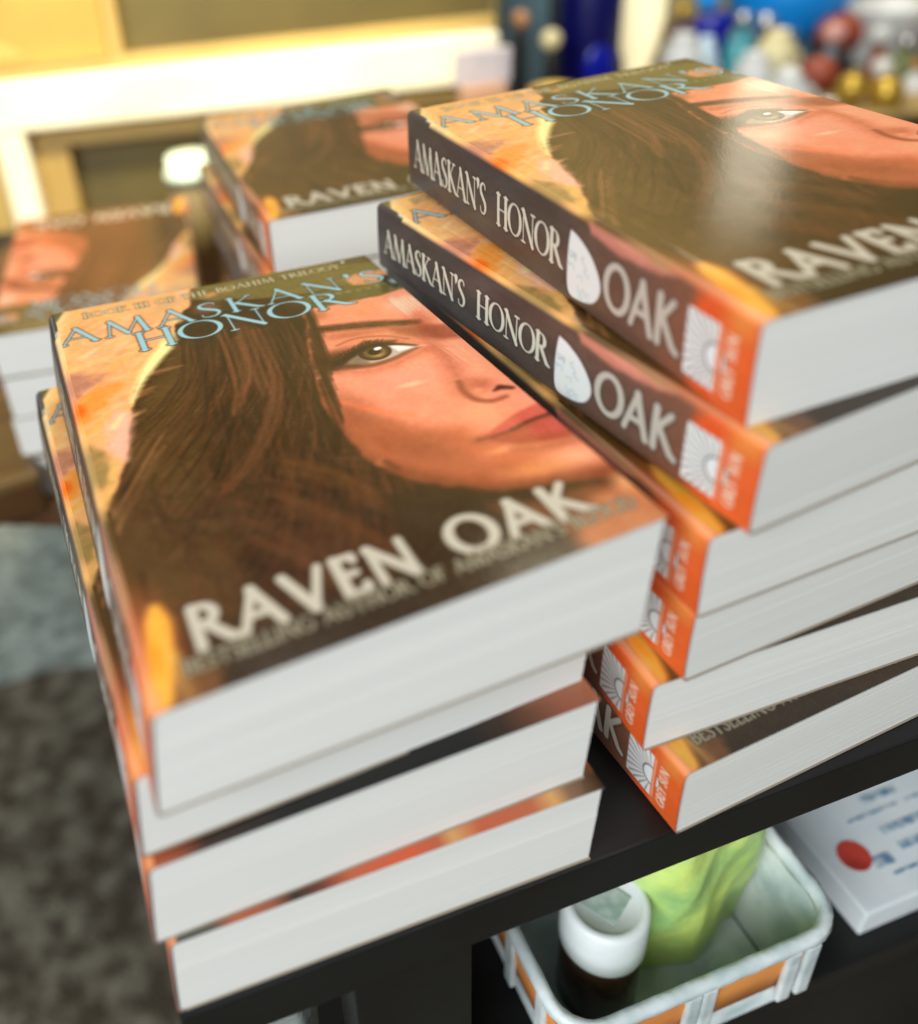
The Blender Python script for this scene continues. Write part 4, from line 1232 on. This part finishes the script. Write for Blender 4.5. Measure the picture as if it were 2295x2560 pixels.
for (x, y, z_, r_, lb, m_) in ((.770, 1.25, -.060, .020, 'gold bauble, left of the gold pair on the brown case', M_GOLD), (.812, 1.24, -.068, .022, 'gold bauble, right of the gold pair on the brown case', M_GOLD), (.838, 1.30, -.052, .014, 'small pearl bauble above the gold pair', M_PORC)):
    t = thing('bauble', (x, y, z_ - r_), lb, 'bauble', TR)
    lathe('ball', ball_prof(r_, 0), m_, t, 24)
    lathe('cap', [(0, 2 * r_ - .001), (r_ * .3, 2 * r_ - .001), (r_ * .3, 2 * r_ + .004), (0, 2 * r_ + .004)], M_SAND, t, 14)
t = thing('trinket_case', (.80, 1.18, LOWT), 'dark brown display case under the gold baubles at the right edge', 'case', TR)
box('case_body', -.10, .28, 0, .14, 0, .016, M_BROWN, t, .003)
box('cushion', -.09, .27, .01, .13, .0162, .024, M_SAND, t, .004)
t = thing('brown_basket', (.86, 1.02, LOWT), 'dark brown basket at the right edge behind the glossy cover', 'basket', TR)
shell('basket_wall', -.13, .12, -.05, .06, 0, .055, .012, .006, M_BROWN, t)
t = thing('brass_knob', (.775, 1.06, LOWT), 'dark olive brass knob stand in front of the brown case', 'knob stand', TR)
lathe('knob', [(0, 0), (.03, 0), (.012, .012), (.012, .03), (.026, .042), (.024, .060), (0, .066)], mat('olive_brass', (86, 70, 24), .35, metallic=.5), t, 24)
M_TURQ = mat('turquoise_glaze', (60, 150, 160), .3)
M_PLUM = mat('plum_glass', (84, 50, 92), .2)
M_ROSE = mat('rose_resin', (206, 150, 140), .4)
M_MOSS = mat('moss_ceramic', (106, 112, 60), .4)
M_SILVER = mat('silver_metal', (200, 202, 206), .22, metallic=.9)
M_OCHRE = mat('ochre_ceramic', (190, 130, 56), .4)


def vial(x, y, r_, h, body, capm, label):
    t = thing('small_bottle', (x, y, LOWT), label, 'bottle', TR)
    lathe('bottle_body', [(0, 0), (r_ * .9, 0), (r_, h * .05), (r_, h * .6), (r_ * .4, h * .74), (r_ * .36, h * .86), (0, h * .86)], body, t, 20)
    lathe('cap', [(0, h * .861), (r_ * .5, h * .861), (r_ * .5, h), (0, h)], capm, t, 16)


vial(.690, 1.42, .022, .120, M_TURQ, M_SILVER, 'small turquoise bottle with a silver cap in the back right clutter')
vial(.620, 1.47, .018, .130, M_PLUM, M_GOLD, 'small plum glass bottle with a gold cap in the back right clutter')
vial(.905, 1.36, .020, .075, M_MOSS, M_SILVER, 'small moss green bottle with a silver cap in the back right clutter')
vial(.875, 1.28, .016, .062, M_PORC, M_OCHRE, 'small white bottle with an ochre cap beside the gold baubles')
vial(1.00, 1.40, .024, .080, M_OCHRE, M_DARK, 'small ochre bottle with a dark cap at the right edge')
figurine(.830, 1.42, -.030, .017, M_ROSE, M_TEAL, 'figurine with a rose head and teal body in the back right clutter')
figurine(.745, 1.46, -.012, .014, M_SILVER, M_DARK, 'dark figurine with a silver ball head in the back right clutter')
figurine(.915, 1.44, -.045, .015, M_PORC, M_REDR, 'figurine with a white head and red-brown body in the back right clutter')
figurine(1.03, 1.52, -.010, .018, M_SAND, M_MOSS, 'figurine with a sandy head and moss green body at the right edge')
bowl(.690, 1.20, LOWT, .026, .030, M_TURQ, 'low turquoise bowl beyond the far edge of the glossy cover')
bowl(.740, 1.25, LOWT, .024, .026, M_SILVER, 'low silver bowl beyond the far edge of the glossy cover')
bowl(.900, 1.22, LOWT + .0243, .026, .028, M_ROSE, 'low rose bowl on the dark brown case')
t = thing('storage_tin', (.53, 1.66, LOWT), 'pale grey storage tin at the back of the low table', 'tin', TR)
lathe('tin_body', [(0, 0), (.085, 0), (.085, .20), (.087, .20), (.087, .212), (0, .214)], M_TEAL, t, 32)
t = thing('grey_carton', (1.04, 1.66, LOWT), 'pale grey-green carton at the very top right', 'carton', TR)
box('carton_body', -.11, .26, 0, .10, 0, .16, mat('grey_green_card', (150, 158, 150), .5, noise=(12, (1, 1, 1), (90, 92, 84), .4, .65)), t, .003)
box('flap', -.11, .26, -.002, .10, .1602, .163, M_PORC, t)

# ------------------------------------------------------------------ floor, rug, wall
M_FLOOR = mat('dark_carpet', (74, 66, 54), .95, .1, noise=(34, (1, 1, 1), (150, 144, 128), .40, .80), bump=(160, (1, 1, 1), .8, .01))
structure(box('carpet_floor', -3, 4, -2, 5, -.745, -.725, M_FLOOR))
M_OVERLAY = mat('grey_green_overlay', (172, 182, 176), .95, .1, noise=(40, (1, 1, 1), (92, 98, 92), .38, .72), bump=(120, (1, 1, 1), .8, .01))
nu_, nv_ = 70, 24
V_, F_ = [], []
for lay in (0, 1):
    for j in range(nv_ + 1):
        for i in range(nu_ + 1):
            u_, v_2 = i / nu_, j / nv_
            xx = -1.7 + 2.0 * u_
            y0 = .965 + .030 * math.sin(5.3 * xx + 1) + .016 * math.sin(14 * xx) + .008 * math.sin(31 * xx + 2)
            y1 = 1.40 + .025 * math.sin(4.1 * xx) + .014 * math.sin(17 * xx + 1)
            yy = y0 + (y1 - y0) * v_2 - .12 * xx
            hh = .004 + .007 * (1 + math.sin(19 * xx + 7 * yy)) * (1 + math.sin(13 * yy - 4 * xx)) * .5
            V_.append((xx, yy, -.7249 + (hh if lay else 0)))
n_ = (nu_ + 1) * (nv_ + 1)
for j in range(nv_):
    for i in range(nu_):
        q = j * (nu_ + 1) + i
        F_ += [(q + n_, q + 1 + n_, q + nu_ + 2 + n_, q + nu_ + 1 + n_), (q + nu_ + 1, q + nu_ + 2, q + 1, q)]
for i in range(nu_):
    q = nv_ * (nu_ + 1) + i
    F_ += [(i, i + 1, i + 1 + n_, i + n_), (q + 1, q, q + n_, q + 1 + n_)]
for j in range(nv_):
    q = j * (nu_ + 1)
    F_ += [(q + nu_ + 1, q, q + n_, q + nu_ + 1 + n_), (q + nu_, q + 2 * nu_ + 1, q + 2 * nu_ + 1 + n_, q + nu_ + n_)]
overlay = np_mesh('overlay', np.array(V_), np.array(F_), M_OVERLAY, None, False)  # separate lighter sheet laid over the darker floor
tag(overlay, 'mottled grey-green rug on the dark carpet left of the table', 'overlay')
M_WALL = mat('olive_wall', (196, 180, 128), .8, noise=(2, (1, 1, 1), (176, 160, 108), .4, .7))
structure(box('back_wall', -3, 4, 3.2, 3.3, -.725, 2.6, M_WALL))
